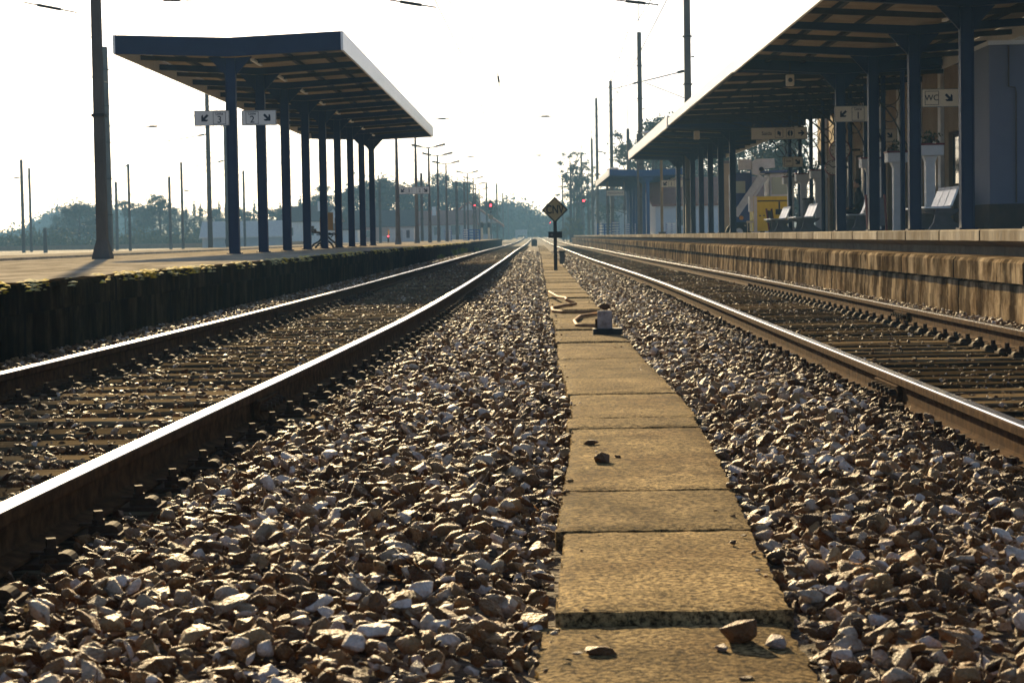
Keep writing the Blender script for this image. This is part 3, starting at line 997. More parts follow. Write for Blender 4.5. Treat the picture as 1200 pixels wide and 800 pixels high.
# ------------------------------------------------------------------ platform canopies
def canopy(label, xc, y0, y1, zf, cols, hw=2.53, fz=4.22, front=True, tubes=(), depth=.42, blue='blue'):
    """butterfly roof on a single row of posts. zf: platform top, fz: fascia bottom above the camera"""
    t = thing('platform_canopy', label, 'canopy', (xc, y0, zf), 0, 'platform canopies')
    H = CAMZ + fz - zf; L = y1 - y0
    dip = .10
    # roof sheet
    mb = MB()
    n = 24
    z1 = H + depth - .03
    mb.prism([(-hw + .02, z1), (0, z1 - dip), (hw - .02, z1), (hw - .02, z1 - .035), (0, z1 - dip - .035), (-hw + .02, z1 - .035)], .06, L - .06)
    mb.build('roof_sheet', 'sheet', t)
    for s, nm in ((-1, 'fascia'), (1, 'fascia')):
        MB().box(*(sorted((s * hw, s * (hw + .05)))), 0, L, H, H + depth).build(nm, 'fascia', t)
    for yy in (0, L - .10):
        MB().prism([(-hw, H), (0, H - dip), (hw, H), (hw, H + depth), (0, H + depth - dip), (-hw, H + depth)], yy, yy + .10).build('end_beam', blue, t)
    for x in (-1.75, -.9, .9, 1.75):
        zz = z1 - .04 - dip * (1 - abs(x) / hw)
        MB().box(x - .05, x + .05, .12, L - .12, zz - .09, zz).build('purlin', 'dark', t)
    for i, cy in enumerate(cols):
        yl = cy - y0
        if yl > .3 and yl < L - .3:
            MB().prism([(-hw + .04, H + .06), (0, H - dip + .0), (hw - .04, H + .06), (hw - .04, H + .20), (0, H - dip + .17), (-hw + .04, H + .20)], yl - .07, yl + .07).build('cross_beam', blue, t)
        c = MB()
        yc = yl if yl > .2 else .2
        c.box(-.115, -.10, yc - .10, yc + .10, .0, H - dip - .006)
        c.box(.10, .115, yc - .10, yc + .10, .0, H - dip - .006)
        c.box(-.10, .10, yc - .07, yc + .07, .0, H - dip - .006)
        c.box(-.16, .16, yc - .15, yc + .15, 0, .03)
        c.prism([(-.116, H - dip - .40), (-.116, H - dip - .005), (-.50, H - .08)], yc - .03, yc + .03)
        c.prism([(.116, H - dip - .40), (.50, H - .08), (.116, H - dip - .005)], yc - .03, yc + .03)
        c.build('column', blue, t)
        if i < len(cols) - 1 and cy + (cols[i + 1] - cy) / 2 < y1 - .3:
            ym = yl + (cols[i + 1] - cy) / 2
            MB().prism([(-hw + .04, H + .10), (0, H - dip + .06), (hw - .04, H + .10), (hw - .04, H + .21), (0, H - dip + .16), (-hw + .04, H + .21)], ym - .04, ym + .04).build('rafter', 'dark', t)
            if tubes:
                MB().box(.22, .30, ym - .75, ym + .75, H - .03, H + .02).build('tube_light', 'white', t)
    return t


Lc = [44.4 + 4.73 * i for i in range(9)]
canopy('blue canopy with white edge over the low mossy island platform', -6.82, 44.1, 82.7, LPZ, Lc, tubes=(1,))
RZ = .722
Rc1 = [24.9, 29.6, 34.3, 39.0, 43.7, 48.4]
canopy('nearest dark blue canopy, over the grey benches and direction signs', 7.5, 22.0, 48.7, RZ, Rc1, fz=3.93, tubes=(1,))
Rc3 = [74.8 + 4.73 * i for i in range(7)]
canopy('blue canopy over the truck and yellow cabinet, behind the ironwork roof', 7.5, 73.2, 103.6, RZ, Rc3, fz=3.93)
Rc4 = [131.2 + 4.73 * i for i in range(7)]
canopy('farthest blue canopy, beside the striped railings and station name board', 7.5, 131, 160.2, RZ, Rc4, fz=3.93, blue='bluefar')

# old roof on ironwork between the two canopies
t = thing('ironwork_canopy', 'old station roof on curved iron brackets with rings, along the beige facade', 'canopy', (0, 48.9, RZ), 0, 'platform canopies')
H = CAMZ + 3.97 - RZ
MB().prism([(5.0, H + .26), (11.6, H + .40), (11.6, H + .35), (5.0, H + .21)], .02, 23.9).build('roof_sheet', 'sheet', t)
MB().box(4.95, 5.0, 0, 24, H + .02, H + .30).build('fascia', 'fascia', t)
MB().box(5.02, 5.1, .05, 23.9, H + .02, H + .19).build('gutter', 'dark', t)
for k in range(9):
    y = .6 + k * 2.85
    MB().prism([(5.1, H + .02), (10.85, H + .14), (10.85, H + .30), (5.1, H + .16)], y, y + .05).build('rafter', 'dark', t)
for x in (6, 7, 8, 9, 10):
    MB().box(x, x + .06, .1, 23.8, H + .165 + (x - 5) * .02, H + .21 + (x - 5) * .02).build('purlin', 'dark', t)
for k in range(9):
    y = 1.0 + k * 2.75
    c = MB()
    c.tube([(9.3, y, 0), (9.3, y, H + .25)], .065, 8)
    c.build('iron_post', 'blue', t)
    b = MB()
    arc = [(9.3 - 2.9 * math.sin(a), y, H + .15 - 2.0 * (1 - math.sin(a)) ** 1.0 - .0 + .0) for a in [R(90 * i / 12) for i in range(13)]]
    arc = [(9.3 - 3.0 * (1 - math.cos(a)), y, H - 1.95 + 2.05 * math.sin(a)) for a in [R(90 * i / 12) for i in range(13)]]
    b.tube(arc, .022, 6)
    for (rx, rz, r_) in ((8.95, H - .55, .28), (8.5, H - .12, .2), (8.98, H - 1.05, .2), (7.9, H + .0, .15), (8.6, H - .48, .13)):
        b.tube([(rx + r_ * math.cos(2 * math.pi * q / 14), y, rz + r_ * math.sin(2 * math.pi * q / 14)) for q in range(15)], .014, 5, cap=False)
    b.build('iron_bracket', 'dark', t)

# ------------------------------------------------------------------ station building behind the right platform
t = thing('station_building', 'beige station building with white pilasters behind the ironwork roof', 'building', (10.9, 49, RZ))
fac = MB(); wins = []
Y = 0
fac.box(0, 6, 0, 27, 5.4, 6.2)
fac.box(0, 6, 0, 27, 2.55, 5.4)
for k in range(9):
    y = k * 3.0
    fac.box(0, 6, y, y + 1.7, 0, 2.55)
fac.build('wall', 'plaster', t)
for k in range(9):
    y = k * 3.0
    MB().box(-.10, -.003, y - .02 + .55, y + .35 + .55, 0, 5.2).build('pilaster', 'white', t)
    d_ = MB().box(.12, .18, y + 1.70, y + 3.0, 0.02, 2.5).build('door', 'skirt', t)
    MB().box(.09, .117, y + 1.8, y + 2.9, 1.2, 2.4).build('pane', 'glass', d_)
MB().prism([(-.6, 6.2), (6.4, 6.2), (2.9, 7.9)], -.4, 27.4).build('roof', 'roofb', t)

t = thing('kiosk_block', 'plain blue wall block with dark skirting and a drainpipe at the right edge', 'building', (0, 0, RZ))
x0, _ = at(1160, 38); x1 = x0 + 5
MB().box(x0, x1, 38, 39.7, .48, 3.52).build('wall', 'bluewall', t)
MB().box(x0 - .01, x1, 37.99, 39.71, 0, .477).build('skirting', 'skirt', t)
MB().box(x0 - .03, x1, 37.95, 39.75, 3.523, 3.60).build('coping', 'wallg', t)
MB().tube([(x0 + .36, 37.95, 3.5), (x0 + .36, 37.95, 2.72), (x0 + .48, 37.94, 2.70), (x0 + .50, 37.95, 2.6), (x0 + .50, 37.95, .5)], .016, 6).build('drainpipe', 'skirt', t)

# planter pillars
t0 = None
for k, (px, lab) in enumerate(((1088, 'white pillar with red-rimmed planter right of the WC sign post'), (1050, 'white pillar with red-rimmed planter between the seated person and the WC sign'),
                               (1019, 'white pillar with planter just behind the Linha sign column'), (958.6, 'white pillar with planter left of the big round clock'),
                               (941, 'white pillar with planter above the litter bin'), (926, 'white pillar with planter closest to the yellow cabinet'))):
    d = 9.4 * 2300 / (px - 628)
    if t0 is None:
        t0 = thing('planter_pillar', lab, 'planter', (9.4, d, RZ), 0, 'planter pillars along the station front')
        MB().box(-.11, .11, -.11, .11, 0, 1.72).build('shaft', 'white', t0)
        MB().prism([(-.11, 1.62), (.11, 1.62), (.17, 1.76), (-.17, 1.76)], -.14, .14).build('capital', 'white', t0)
        pb = MB().box(-.28, .28, -.25, .25, 1.763, 2.0).build('planter_box', 'white', t0)
        MB().box(-.30, .30, -.27, .27, 2.003, 2.05).build('rim', 'wine', pb)
        g = MB(); rr = random.Random(4)
        for _ in range(90):
            a = rr.uniform(0, 6.28); r_ = rr.uniform(0, .3); h = rr.uniform(.02, .3)
            c = Vector((r_ * math.cos(a), r_ * math.sin(a), 2.05 + h * (1 - r_)))
            u = Vector((rr.gauss(0, 1), rr.gauss(0, 1), rr.gauss(0, 1))).normalized() * .06; v = u.cross(Vector((0, 0, 1))).normalized() * .025
            g.add([c - u, c + v, c + u, c - v], [(0, 1, 2, 3)])
        g.build('plant', 'leaf', t0)
    else:
        dup(t0, (9.4, d, RZ), label=lab)


def clock(px, py, d, r_, lab):
    x, z = at(px, d, py)
    t = thing('station_clock', lab, 'clock', (x, d, z), 0, 'round clocks on the station front')
    MB().tube([(0, -.06, 0), (0, .06, 0)], r_, 28).build('case', 'wine', t)
    MB().tube([(0, -.066, 0), (0, -.062, 0)], r_ * .9, 28).build('dial', 'cream', t)
    h = MB()
    for a, l, w_ in ((R(70), .5, .03), (R(-50), .75, .02)):
        T = Matrix.Rotation(a, 4, 'Y')
        h.box(-w_ * .5, w_ * .5, -.074, -.070, 0, l * r_, 0, T)
    h.build('hands', 'black', t)
    tk = MB()
    for k in range(12):
        tk.box(-.012, .012, -.069, -.067, r_ * .70, r_ * .84, 0, Matrix.Rotation(R(30 * k), 4, 'Y'))
    tk.build('hour_marks', 'black', t)
    MB().box(.0, .6, -.02, .02, -.03, .03).build('wall_arm', 'dark', t)


clock(984, 176, 58, .31, 'large round station clock half hidden by the blue column')
clock(975.5, 196.5, 60, .235, 'smaller round clock hanging below the large one')

# loudspeaker
x, z = at(924.5, 48.5, 95)
t = thing('loudspeaker', 'small pale box loudspeaker under the roof edge of the nearest canopy', 'loudspeaker', (x, 48.3, z))
MB().box(-.10, .10, -.08, .08, -.14, .14).build('housing', 'signc', t, bevel=.03)
MB().tube([(0, -.086, 0), (0, -.082, 0)], .055, 14).build('cone', 'dark', t)
MB().box(-.015, .015, -.01, .01, .14, .42).build('bracket', 'dark', t)
x, z = at(816.5, 74, 158.5)
t = thing('loudspeaker', 'loudspeaker under the near end of the canopy beyond the ironwork roof', 'loudspeaker', (x, 74, z))
MB().box(-.11, .11, -.08, .08, -.16, .16).build('housing', 'signc', t, bevel=.03)
MB().box(-.015, .015, -.01, .01, .16, .4).build('bracket', 'dark', t)

# ------------------------------------------------------------------ signs
sign(228, 268.5, 130, 147.5, 44.25, 'grey sign with arrow and Linha 3 on the first canopy column', [('arrow', .29, .5, .62, 225), ('frame', .72, .5, .86, .84), ('text', .72, .78, 'Linha', .24), ('text', .72, .38, '3', .66)])
sign(283.5, 323.5, 129.5, 147, 44.25, 'grey sign with Linha 2 and arrow on the first canopy column', [('arrow', .74, .5, .62, -45), ('frame', .30, .5, .86, .84), ('text', .30, .78, 'Linha', .24), ('text', .30, .38, '2', .66)])
sign(467.5, 503, 219, 227.5, 108, 'distant small sign with 3 and 2 across a thin platform post', [('arrow', .12, .5, .7, 225), ('frame', .33, .5, .85, .85), ('text', .33, .45, '3', .7), ('frame', .68, .5, .85, .85), ('text', .68, .45, '2', .7), ('arrow', .88, .5, .7, -45)])
sign(978, 1017, 124.5, 143, 47.9, 'cream sign with arrow and Linha 1 between two blue columns', [('arrow', .25, .5, .55, 225), ('frame', .70, .5, .80, .86), ('text', .70, .80, 'Linha', .22), ('text', .70, .38, '1', .62)], 'signc')
sign(1080, 1123, 104.5, 125.5, 38.8, 'cream WC sign with an arrow beside the nearest visible column', [('arrow', .74, .5, .55, -45), ('frame', .27, .5, .78, .78), ('text', .27, .5, 'WC', .46)], 'signc')
sign(1030, 1051, 151.5, 166, 55, 'cream sign with one arrow partly behind a column, left of the WC sign', [('arrow', .6, .5, .55, -45)], 'signc')
sign(917, 940.5, 184, 196, 66, 'small cream sign with faint lettering and arrow under the hanging exit sign', [('arrow', .75, .5, .6, -45), ('frame', .3, .5, .85, .8), ('text', .3, .6, 'Linha', .24)], 'signc')
sign(880, 945.5, 149.5, 163.5, 60, 'long hanging cream sign reading Saída with two pictograms and an arrow', [('text', .28, .5, 'Saída', .42), ('frame', .50, .5, .68, .74), ('doc', .50, .5), ('frame', .70, .5, .68, .74), ('disc', .70, .5), ('arrow', .90, .5, .55, 0)], 'signc', hang=1.25)
sign(775, 806, 211, 219.5, 106, 'small cream sign with arrow and 1 on the brown post between canopies', [('arrow', .14, .5, .7, 225), ('frame', .38, .5, .85, .85), ('text', .38, .45, '1', .7)], 'signc')
x, _ = at(776, 106.3)
t = thing('sign_post', 'brown round post under the small Linha 1 sign between the two far canopies', 'post', (x, 106.3, RZ))
MB().tube([(0, 0, 0), (0, 0, 4.1)], .075, 8).build('shaft', 'brownwood', t); MB().tube([(0, 0, 0), (0, 0, .12)], .2, 10).build('foot', 'skirt', t)
x0, z0 = at(711, 125, 226.5); x1, _ = at(732, 125)
t = thing('station_name_board', 'cream station name board reading MANGUALDE on two posts', 'sign', ((x0 + x1) / 2, 125, RZ))
MB().box(-(x1 - x0) / 2, (x1 - x0) / 2, -.03, .03, z0 - RZ - .16, z0 - RZ + .16).build('panel', 'signc', t)
text_mesh('lettering', 'MANGUALDE', .2, 'ink', t, (0, -.035, z0 - RZ), sx=.82)
for s in (-.56, .56):
    MB().tube([(s, 0, 0), (s, 0, z0 - RZ + .7)], .035, 6).build('post', 'post', t)


# ------------------------------------------------------------------ benches, bin, boards, person
def bench(x, d, lab, rz=0):
    """row seat facing the tracks: sculpted grey base, perforated metal seat and back"""
    t = thing('platform_bench', lab, 'bench', (x, d, RZ), rz, 'metal benches on the station platform')
    for yy in (-.75, .75):
        MB().prism([(-.30, 0), (.38, 0), (.40, .05), (.22, .16), (.14, .26), (.30, .36), (.34, .42), (-.02, .42), (-.34, .42), (-.38, .37), (-.16, .30), (-.20, .14)], yy - .05, yy + .05).build('side_support', 'benchg', t)
    MB().box(-.42, .12, -.98, .98, .425, .465).build('seat', 'alu', t, bevel=.01)
    bk = MB()
    pts = [(.14, .47), (.20, .62), (.27, .80), (.30, .86), (.27, .87), (.23, .80), (.16, .62), (.10, .48)]
    for k in range(3):
        bk.prism(pts, -.96 + k * .65, -.96 + k * .65 + .60)
    bk.build('backrest', 'alu', t)
    MB().box(-.18, .22, -.9, .9, .34, .42).build('beam', 'benchg', t)
    return t


bench(8.15, 40.2, 'nearest metal bench with bright curved backrest, behind the WC sign column')
bench(8.35, 61, 'metal bench just left of the Linha sign column')
bench(8.35, 67.5, 'metal bench closest to the yellow cabinet')
bench(8.9, 54.6, 'dark bench carrying the seated person')

x, _ = at(947.5, 66)
t = thing('litter_bin', 'grey cylindrical litter bin on a stand behind the farther benches', 'bin', (x, 66, RZ))
MB().tube([(0, 0, .42), (0, 0, 1.05)], .18, 16).build('drum', 'post', t); MB().tube([(0, 0, 1.06), (0, 0, 1.12)], .21, 16).build('lid', 'dark', t)
for s in (-.15, .15): MB().box(s - .02, s + .02, -.02, .02, 0, .42).build('leg', 'dark', t)

x, _ = at(1056, 43)
t = thing('notice_stand', 'grey board in a wine-red leaning frame between two blue columns', 'notice stand', (x, 46, RZ), R(12))
MB().box(-.20, .20, -.015, .015, .12, .78, 0, Matrix.Rotation(R(-8), 4, 'X')).build('board', 'benchg', t)
for s in (-.23, .23): MB().box(s - .02, s + .02, -.03, .03, 0, .85, 0, Matrix.Rotation(R(-8), 4, 'X')).build('frame_leg', 'wine', t)
for px, d, lab in ((905, 70, 'wine-red framed board leaning by the bench closest to the yellow cabinet'), (1033, 54, 'wine-red framed board just right of the seated person')):
    x, _ = at(px, d)
    dup(t, (x, d, RZ), R(60), lab)


def skin_body(name, m, verts, edges, parent, sub=2):
    me = bpy.data.meshes.new(name)
    me.from_pydata([v[:3] for v in verts], edges, [])
    o = bpy.data.objects.new(name, me); COL.objects.link(o)
    o.modifiers.new('skin', 'SKIN')
    sk = me.skin_vertices[0].data
    for i, v in enumerate(verts):
        sk[i].radius = (v[3], v[4] if len(v) > 4 else v[3]); sk[i].use_root = (i == 0)
    s = o.modifiers.new('sub', 'SUBSURF'); s.levels = sub; s.render_levels = sub
    dg = bpy.context.evaluated_depsgraph_get()
    m2 = bpy.data.meshes.new_from_object(o.evaluated_get(dg))
    bpy.data.objects.remove(o)
    q = bpy.data.objects.new(name, m2); COL.objects.link(q)
    m2.materials.clear(); m2.materials.append(M[m]); m2.polygons.foreach_set('use_smooth', [True] * len(m2.polygons))
    q.parent = parent
    return q


# seated person in profile, facing the tracks (-x)
px_, _ = at(1004, 54.6)
t = thing('person', 'person with short dark hair in dark clothes sitting in profile on a bench', 'person', (px_, 54.3, RZ))
bv = [(0.02, 0, .56, .13, .15), (0.03, 0, .75, .12, .15), (.03, 0, .92, .11, .15), (.02, 0, 1.06, .08, .10), (0, 0, 1.14, .045), (-.02, 0, 1.20, .05),
      (.0, -.17, 1.02, .055), (.03, -.22, .80, .042), (-.17, -.15, .66, .035), (-.27, -.10, .63, .03),
      (.0, .17, 1.02, .055), (.03, .22, .80, .042), (-.17, .15, .66, .035), (-.27, .10, .63, .03),
      (-.02, -.09, .53, .085), (-.42, -.10, .52, .06), (-.40, -.10, .10, .04), (-.52, -.10, .04, .032),
      (-.02, .09, .53, .085), (-.44, .10, .52, .06), (-.46, .10, .10, .04), (-.58, .10, .04, .032)]
be = [(0, 1), (1, 2), (2, 3), (3, 4), (4, 5), (3, 6), (6, 7), (7, 8), (8, 9), (3, 10), (10, 11), (11, 12), (12, 13), (0, 14), (14, 15), (15, 16), (16, 17), (0, 18), (18, 19), (19, 20), (20, 21)]
body = skin_body('body', 'cloth', bv, be, t)
hd = MB(); hd.ellipsoid((-.035, 0, 1.30), (.095, .075, .118), 16, 12)
hd.prism([(-.125, 1.27), (-.150, 1.275), (-.127, 1.315)], -.012, .012)
hd.ellipsoid((-.02, -.075, 1.295), (.02, .01, .03), 8, 6); hd.ellipsoid((-.02, .075, 1.295), (.02, .01, .03), 8, 6)
hd.ellipsoid((-.09, 0, 1.22), (.04, .04, .03), 8, 6)
hd.build('head', 'skin', t, smooth=True)
ey = MB(); ey.ellipsoid((-.122, -.03, 1.31), (.008, .012, .006), 6, 4); ey.ellipsoid((-.122, .03, 1.31), (.008, .012, .006), 6, 4); ey.build('eyes', 'black', t)
hr = MB(); hr.ellipsoid((-.012, 0, 1.335), (.103, .085, .105), 16, 12); hr.build('hair', 'hair', t, smooth=True)
for s in (-1, 1):
    hv = [(-.27, s * .10, .63, .026, .018), (-.33, s * .09, .625, .026, .014), (-.36, s * .085, .62, .022, .012)]
    he = [(0, 1), (1, 2)]
    for q in range(4):
        b = len(hv); hv += [(-.385, s * (.06 + .016 * q), .61, .008), (-.41 - .006 * (q in (1, 2)), s * (.06 + .016 * q), .59, .007)]; he += [(2, b), (b, b + 1)]
    b = len(hv); hv += [(-.32, s * .055, .62, .009), (-.345, s * .04, .605, .008)]; he += [(1, b), (b, b + 1)]
    skin_body('hand', 'skin', hv, he, t, 1)

# noticeboard and dark bench under the left canopy
x0, _ = at(376, 70); x1, _ = at(393.5, 70); _, zt = at(385, 70, 249); _, zb = at(385, 70, 270)
t = thing('notice_board', 'brown notice board on two thin posts under the island canopy', 'notice board', ((x0 + x1) / 2, 70, LPZ))
W = x1 - x0
MB().box(-.1, W / 2 - .08, -.03, .03, zb - LPZ, zt - LPZ).build('panel', 'brownwood', t)
for s in (-W / 2, W / 2): MB().tube([(s, 0, 0), (s, 0, zt - LPZ - .2)], .03, 6).build('post', 'brownwood', t)
x, _ = at(381, 66)
t = thing('iron_bench', 'black scrolled iron bench seen end-on among the island canopy columns', 'bench', (x, 66, LPZ))
for yy in (-.7, .7):
    b = MB()
    b.tube([(.36, yy, 0), (.28, yy, .15), (.10, yy, .30), (0, yy, .42), (-.10, yy, .50), (-.36, yy, .55), (-.50, yy, .66)], .035, 6)
    b.tube([(-.42, yy, 0), (-.30, yy, .14), (-.14, yy, .22), (0, yy, .38)], .035, 6)
    b.tube([(.0, yy, .45), (.24, yy, .50), (.34, yy, .42), (.26, yy, .36)], .025, 6)
    b.build('end_frame', 'black', t)
for k in range(5): MB().box(-.20 + k * .1, -.12 + k * .1, -.8, .8, .43, .46).build('seat_slat', 'dark', t)
for k in range(3): MB().box(-.34 - k * .07, -.31 - k * .07, -.8, .8, .5 + k * .09, .57 + k * .09).build('back_slat', 'dark', t)

# ------------------------------------------------------------------ truck with crane, yellow cabinet
x0, _ = at(883, 84); x1, _ = at(930, 84); _, zt = at(907, 84, 230)
t = thing('yellow_cabinet', 'yellow steel cabinet with a white corner post, next to the crane truck', 'cabinet', (x0, 84, RZ))
Wc, Hc = x1 - x0, zt - RZ
MB().box(0, Wc, 0, 1.4, .05, Hc).build('body', 'yellow', t, bevel=.02)
MB().box(.02, .16, -.03, -.003, .04, Hc - .02).build('corner_post', 'white', t)
MB().box(.18, Wc, -.025, -.003, Hc - .22, Hc - .17).build('rail', 'dark', t)
for k in range(3): MB().box(.26 + k * .17, .32 + k * .17, -.012, -.003, .68, .74).build('vent', 'black', t)
MB().box(.95, 1.3, -.03, -.003, .75, .98).box(1.08, 1.14, -.03, -.003, .98, 1.3).build('warning_mark', 'black', t)
MB().box(-.16, -.003, -.1, .5, .9, Hc).build('side_panel', 'white', t)
MB().box(-.30, .02, -.22, -.06, .42, .50).box(-.28, -.25, -.2, -.17, 0, .42).box(-.13, -.10, -.2, -.17, 0, .42).box(0, .02, -.2, -.17, 0, .42).build('step_stool', 'signc', t)

x0, _ = at(858, 92)
t = thing('crane_truck', 'blue and white truck with a folded white crane boom, behind the yellow cabinet', 'truck', (x0, 92, RZ - .4))
k = 92 / 2300
def tx(px): return at(px, 92)[0] - x0
def tz(py, px=890): return at(px, 92, py)[1] - (RZ - .4)
MB().box(tx(860), tx(882), 0, 2.2, .9, tz(202)).build('cab', 'truckblue', t, bevel=.06)
MB().box(tx(863), tx(874), -.02, -.002, tz(226), tz(212)).build('cab_window', 'glassl', t)
MB().box(tx(860), tx(930), .1, 2.1, .75, 1.15).build('chassis', 'dark', t)
MB().box(tx(903), tx(930), .2, 2.4, 1.2, tz(203)).build('rear_cab', 'crane', t, bevel=.05)
MB().box(tx(905.5), tx(929), .17, .198, tz(228), tz(208)).build('rear_cab_window', 'glassl', t)
MB().box(tx(880), tx(935), 0, 2.3, tz(203), tz(200)).build('cab_roof', 'truckblue', t)
def seg(a, b, w_, y0, y1):
    (ax, az), (bx_, bz_) = a, b; dx, dz = bx_ - ax, bz_ - az; l = math.hypot(dx, dz); nx, nz = -dz / l * w_ / 2, dx / l * w_ / 2
    return [(ax + nx, az + nz), (bx_ + nx, bz_ + nz), (bx_ - nx, bz_ - nz), (ax - nx, az - nz)], y0, y1
b = MB(); b.prism(*seg((tx(861), tz(252)), (tx(892), tz(207)), .30, -.55, -.30)); b.build('boom', 'crane', t)
for q in range(3):
    b = MB(); b.prism(*seg((tx(870 + q * 3.5), tz(238 + q)), (tx(893 + q * 2), tz(208 + q)), .09, -.5, -.35)); b.build('hydraulic_ram', 'crane', t)
MB().prism([(tx(881), tz(204)), (tx(880), tz(190)), (tx(886), tz(187)), (tx(906), tz(186.5)), (tx(907), tz(197)), (tx(892), tz(199)), (tx(887), tz(206))], -.7, -.2).build('boom_head', 'crane', t)
MB().box(tx(865), tx(880), -.6, -.3, tz(199), tz(187)).build('work_basket', 'crane', t)
MB().tube([(tx(891), -.75, tz(199)), (tx(891), -.15, tz(199))], .11, 12).build('pivot', 'dark', t)
for px in (866, 886, 922):
    for yy in (.05, 2.0):
        wh = MB().tube([(tx(px), yy, .42), (tx(px), yy + .28, .42)], .42, 18).build('wheel', 'tyre', t)
        MB().tube([(tx(px), yy - .01, .42), (tx(px), yy + .02, .42)], .2, 12).build('rim', 'crane', wh)
MB().tube([(tx(869), -.06, tz(255)), (tx(869), 0, tz(255))], .10, 12).build('headlight', 'orange', t)


# ------------------------------------------------------------------ masts, lamps, signals
def mast(px, d, ztop, w_, base, lab, taper=.8, foot=True, top=True, arm=None, name='catenary_mast', grp='catenary masts', pylab=None, x=None):
    X = at(px, d)[0] if x is None else x
    t = thing(name, lab, 'mast', (X, d, base), 0, grp)
    H = ztop - base
    a, b = w_ / 2, w_ / 2 * taper
    m = MB()
    vs = [(sx * r_, sy * r_, z) for z, r_ in ((0, a), (H, b)) for sx, sy in ((-1, -1), (1, -1), (1, 1), (-1, 1))]
    m.add(vs, [(3, 2, 1, 0), (4, 5, 6, 7), (0, 1, 5, 4), (1, 2, 6, 5), (2, 3, 7, 6), (3, 0, 4, 7)])
    m.build('shaft', 'mast', t, bevel=.01)
    if foot:
        f = MB(); vs = [(sx * r_, sy * r_, z) for z, r_ in ((0, a * 1.75), (.04, a * 1.75), (.34, a * 1.03)) for sx, sy in ((-1, -1), (1, -1), (1, 1), (-1, 1))]
        f.add(vs, [(3, 2, 1, 0)] + [(i * 4 + q, i * 4 + (q + 1) % 4, i * 4 + 4 + (q + 1) % 4, i * 4 + 4 + q) for i in range(2) for q in range(4)])
        f.build('foot', 'mast', t)
    # steps and clamps
    z = 2.6
    c = MB()
    while z < H - .5:
        c.box(-a * 1.25, a * 1.25, -a * 1.25, a * 1.25, z, z + .05); z += 2.3
    c.box(a, a + .16, -.03, .03, H * .62, H * .62 + .06)
    c.build('clamps', 'dark', t)
    if top:
        MB().tube([(0, 0, H), (0, 0, H + 2.2)], .03, 6).build('top_rod', 'dark', t)
        MB().tube([(0, 0, H + 2.2), (1.3 * (1 if top > 0 else -1), 0, H + 2.2), (1.3 * (1 if top > 0 else -1), 0, H + 1.7)], .02, 5).build('top_arm', 'dark', t)
    if arm:
        s, zz, l = arm
        MB().tube([(0, 0, zz + .5), (s * l, 0, zz)], .03, 6).build('cantilever_arm', 'dark', t)
        ins = MB(); ins.tube([(s * l * .08 + 0, 0, zz + .47), (s * l * .22, 0, zz + .40)], .07, 8); ins.build('insulator', 'dark', t)
        MB().tube([(0, 0, zz - .9), (s * l * .95, 0, zz - .05)], .02, 5).build('cantilever_brace', 'dark', t)
    return t


LP = LPZ
mast(120, 36, 15, .19, LP, 'nearest concrete mast with flared foot standing on the island platform', taper=.62, top=0)
mast(128.5, 125, at(127, 125, 55)[1], .40, -.1, 'thick mast half hidden behind the nearest one', top=0)
for px, d, py, w_, lab, arm, tp in (
        (27.5, 200, 187, .30, 'leftmost mast in the yard', (-1, 7.2, 3.5), 0), (36.5, 215, 197, .26, 'mast just right of the leftmost mast', None, 0), (53, 190, 267, .34, 'short stump of a mast near the two leftmost masts', None, 0),
        (137.5, 240, 213, .34, 'mast just right of the nearest mast', None, 0), (152.5, 200, 192, .26, 'slim mast with a short bar on top, second right of the nearest mast', (-1, 8.2, 1.2), 0),
        (200, 225, 207, .32, 'shorter of the pair of masts above the treeline left of the canopy', None, 0), (214.5, 200, 190, .26, 'taller of the pair of masts left of the canopy', (1, 5.6, 3.0), 0),
        (246.5, 150, 108, .34, 'tall mast beneath the Linha 3 sign', (-1, 8.5, 3.2), 0), (267, 175, 132, .34, 'mast just left of the first canopy column', (-1, 7.5, 3.0), 0), (287, 220, 200, .26, 'slim mast just right of the first canopy column', None, 0),
        (446, 215, 212, .30, 'mast behind the last canopy columns', None, 0), (495, 185, 203, .28, 'slim mast behind the post with the distant 3 and 2 sign', None, 0),
        (536, 215, 212, .34, 'mast in front of the brown-roofed house', None, 0), (545, 230, 213, .26, 'slimmer mast in front of the brown-roofed house', None, 0),
        (583, 340, 215, .34, 'distant mast just right of the left signals', None, 0), (571, 300, 214, .30, 'distant mast between the two left signals', None, 0), (590, 430, 226, .34, 'farthest faint mast left of the vanishing track', None, 0),
        (596, 500, 236, .34, 'tiny pale mast against the distant wood', None, 0), (617, 560, 240, .34, 'tiny faint mast over the hazy cutting', None, 0)):
    mast(px, d, at(px, d, py)[1], w_, -.1, lab, arm=arm, top=tp, foot=False)
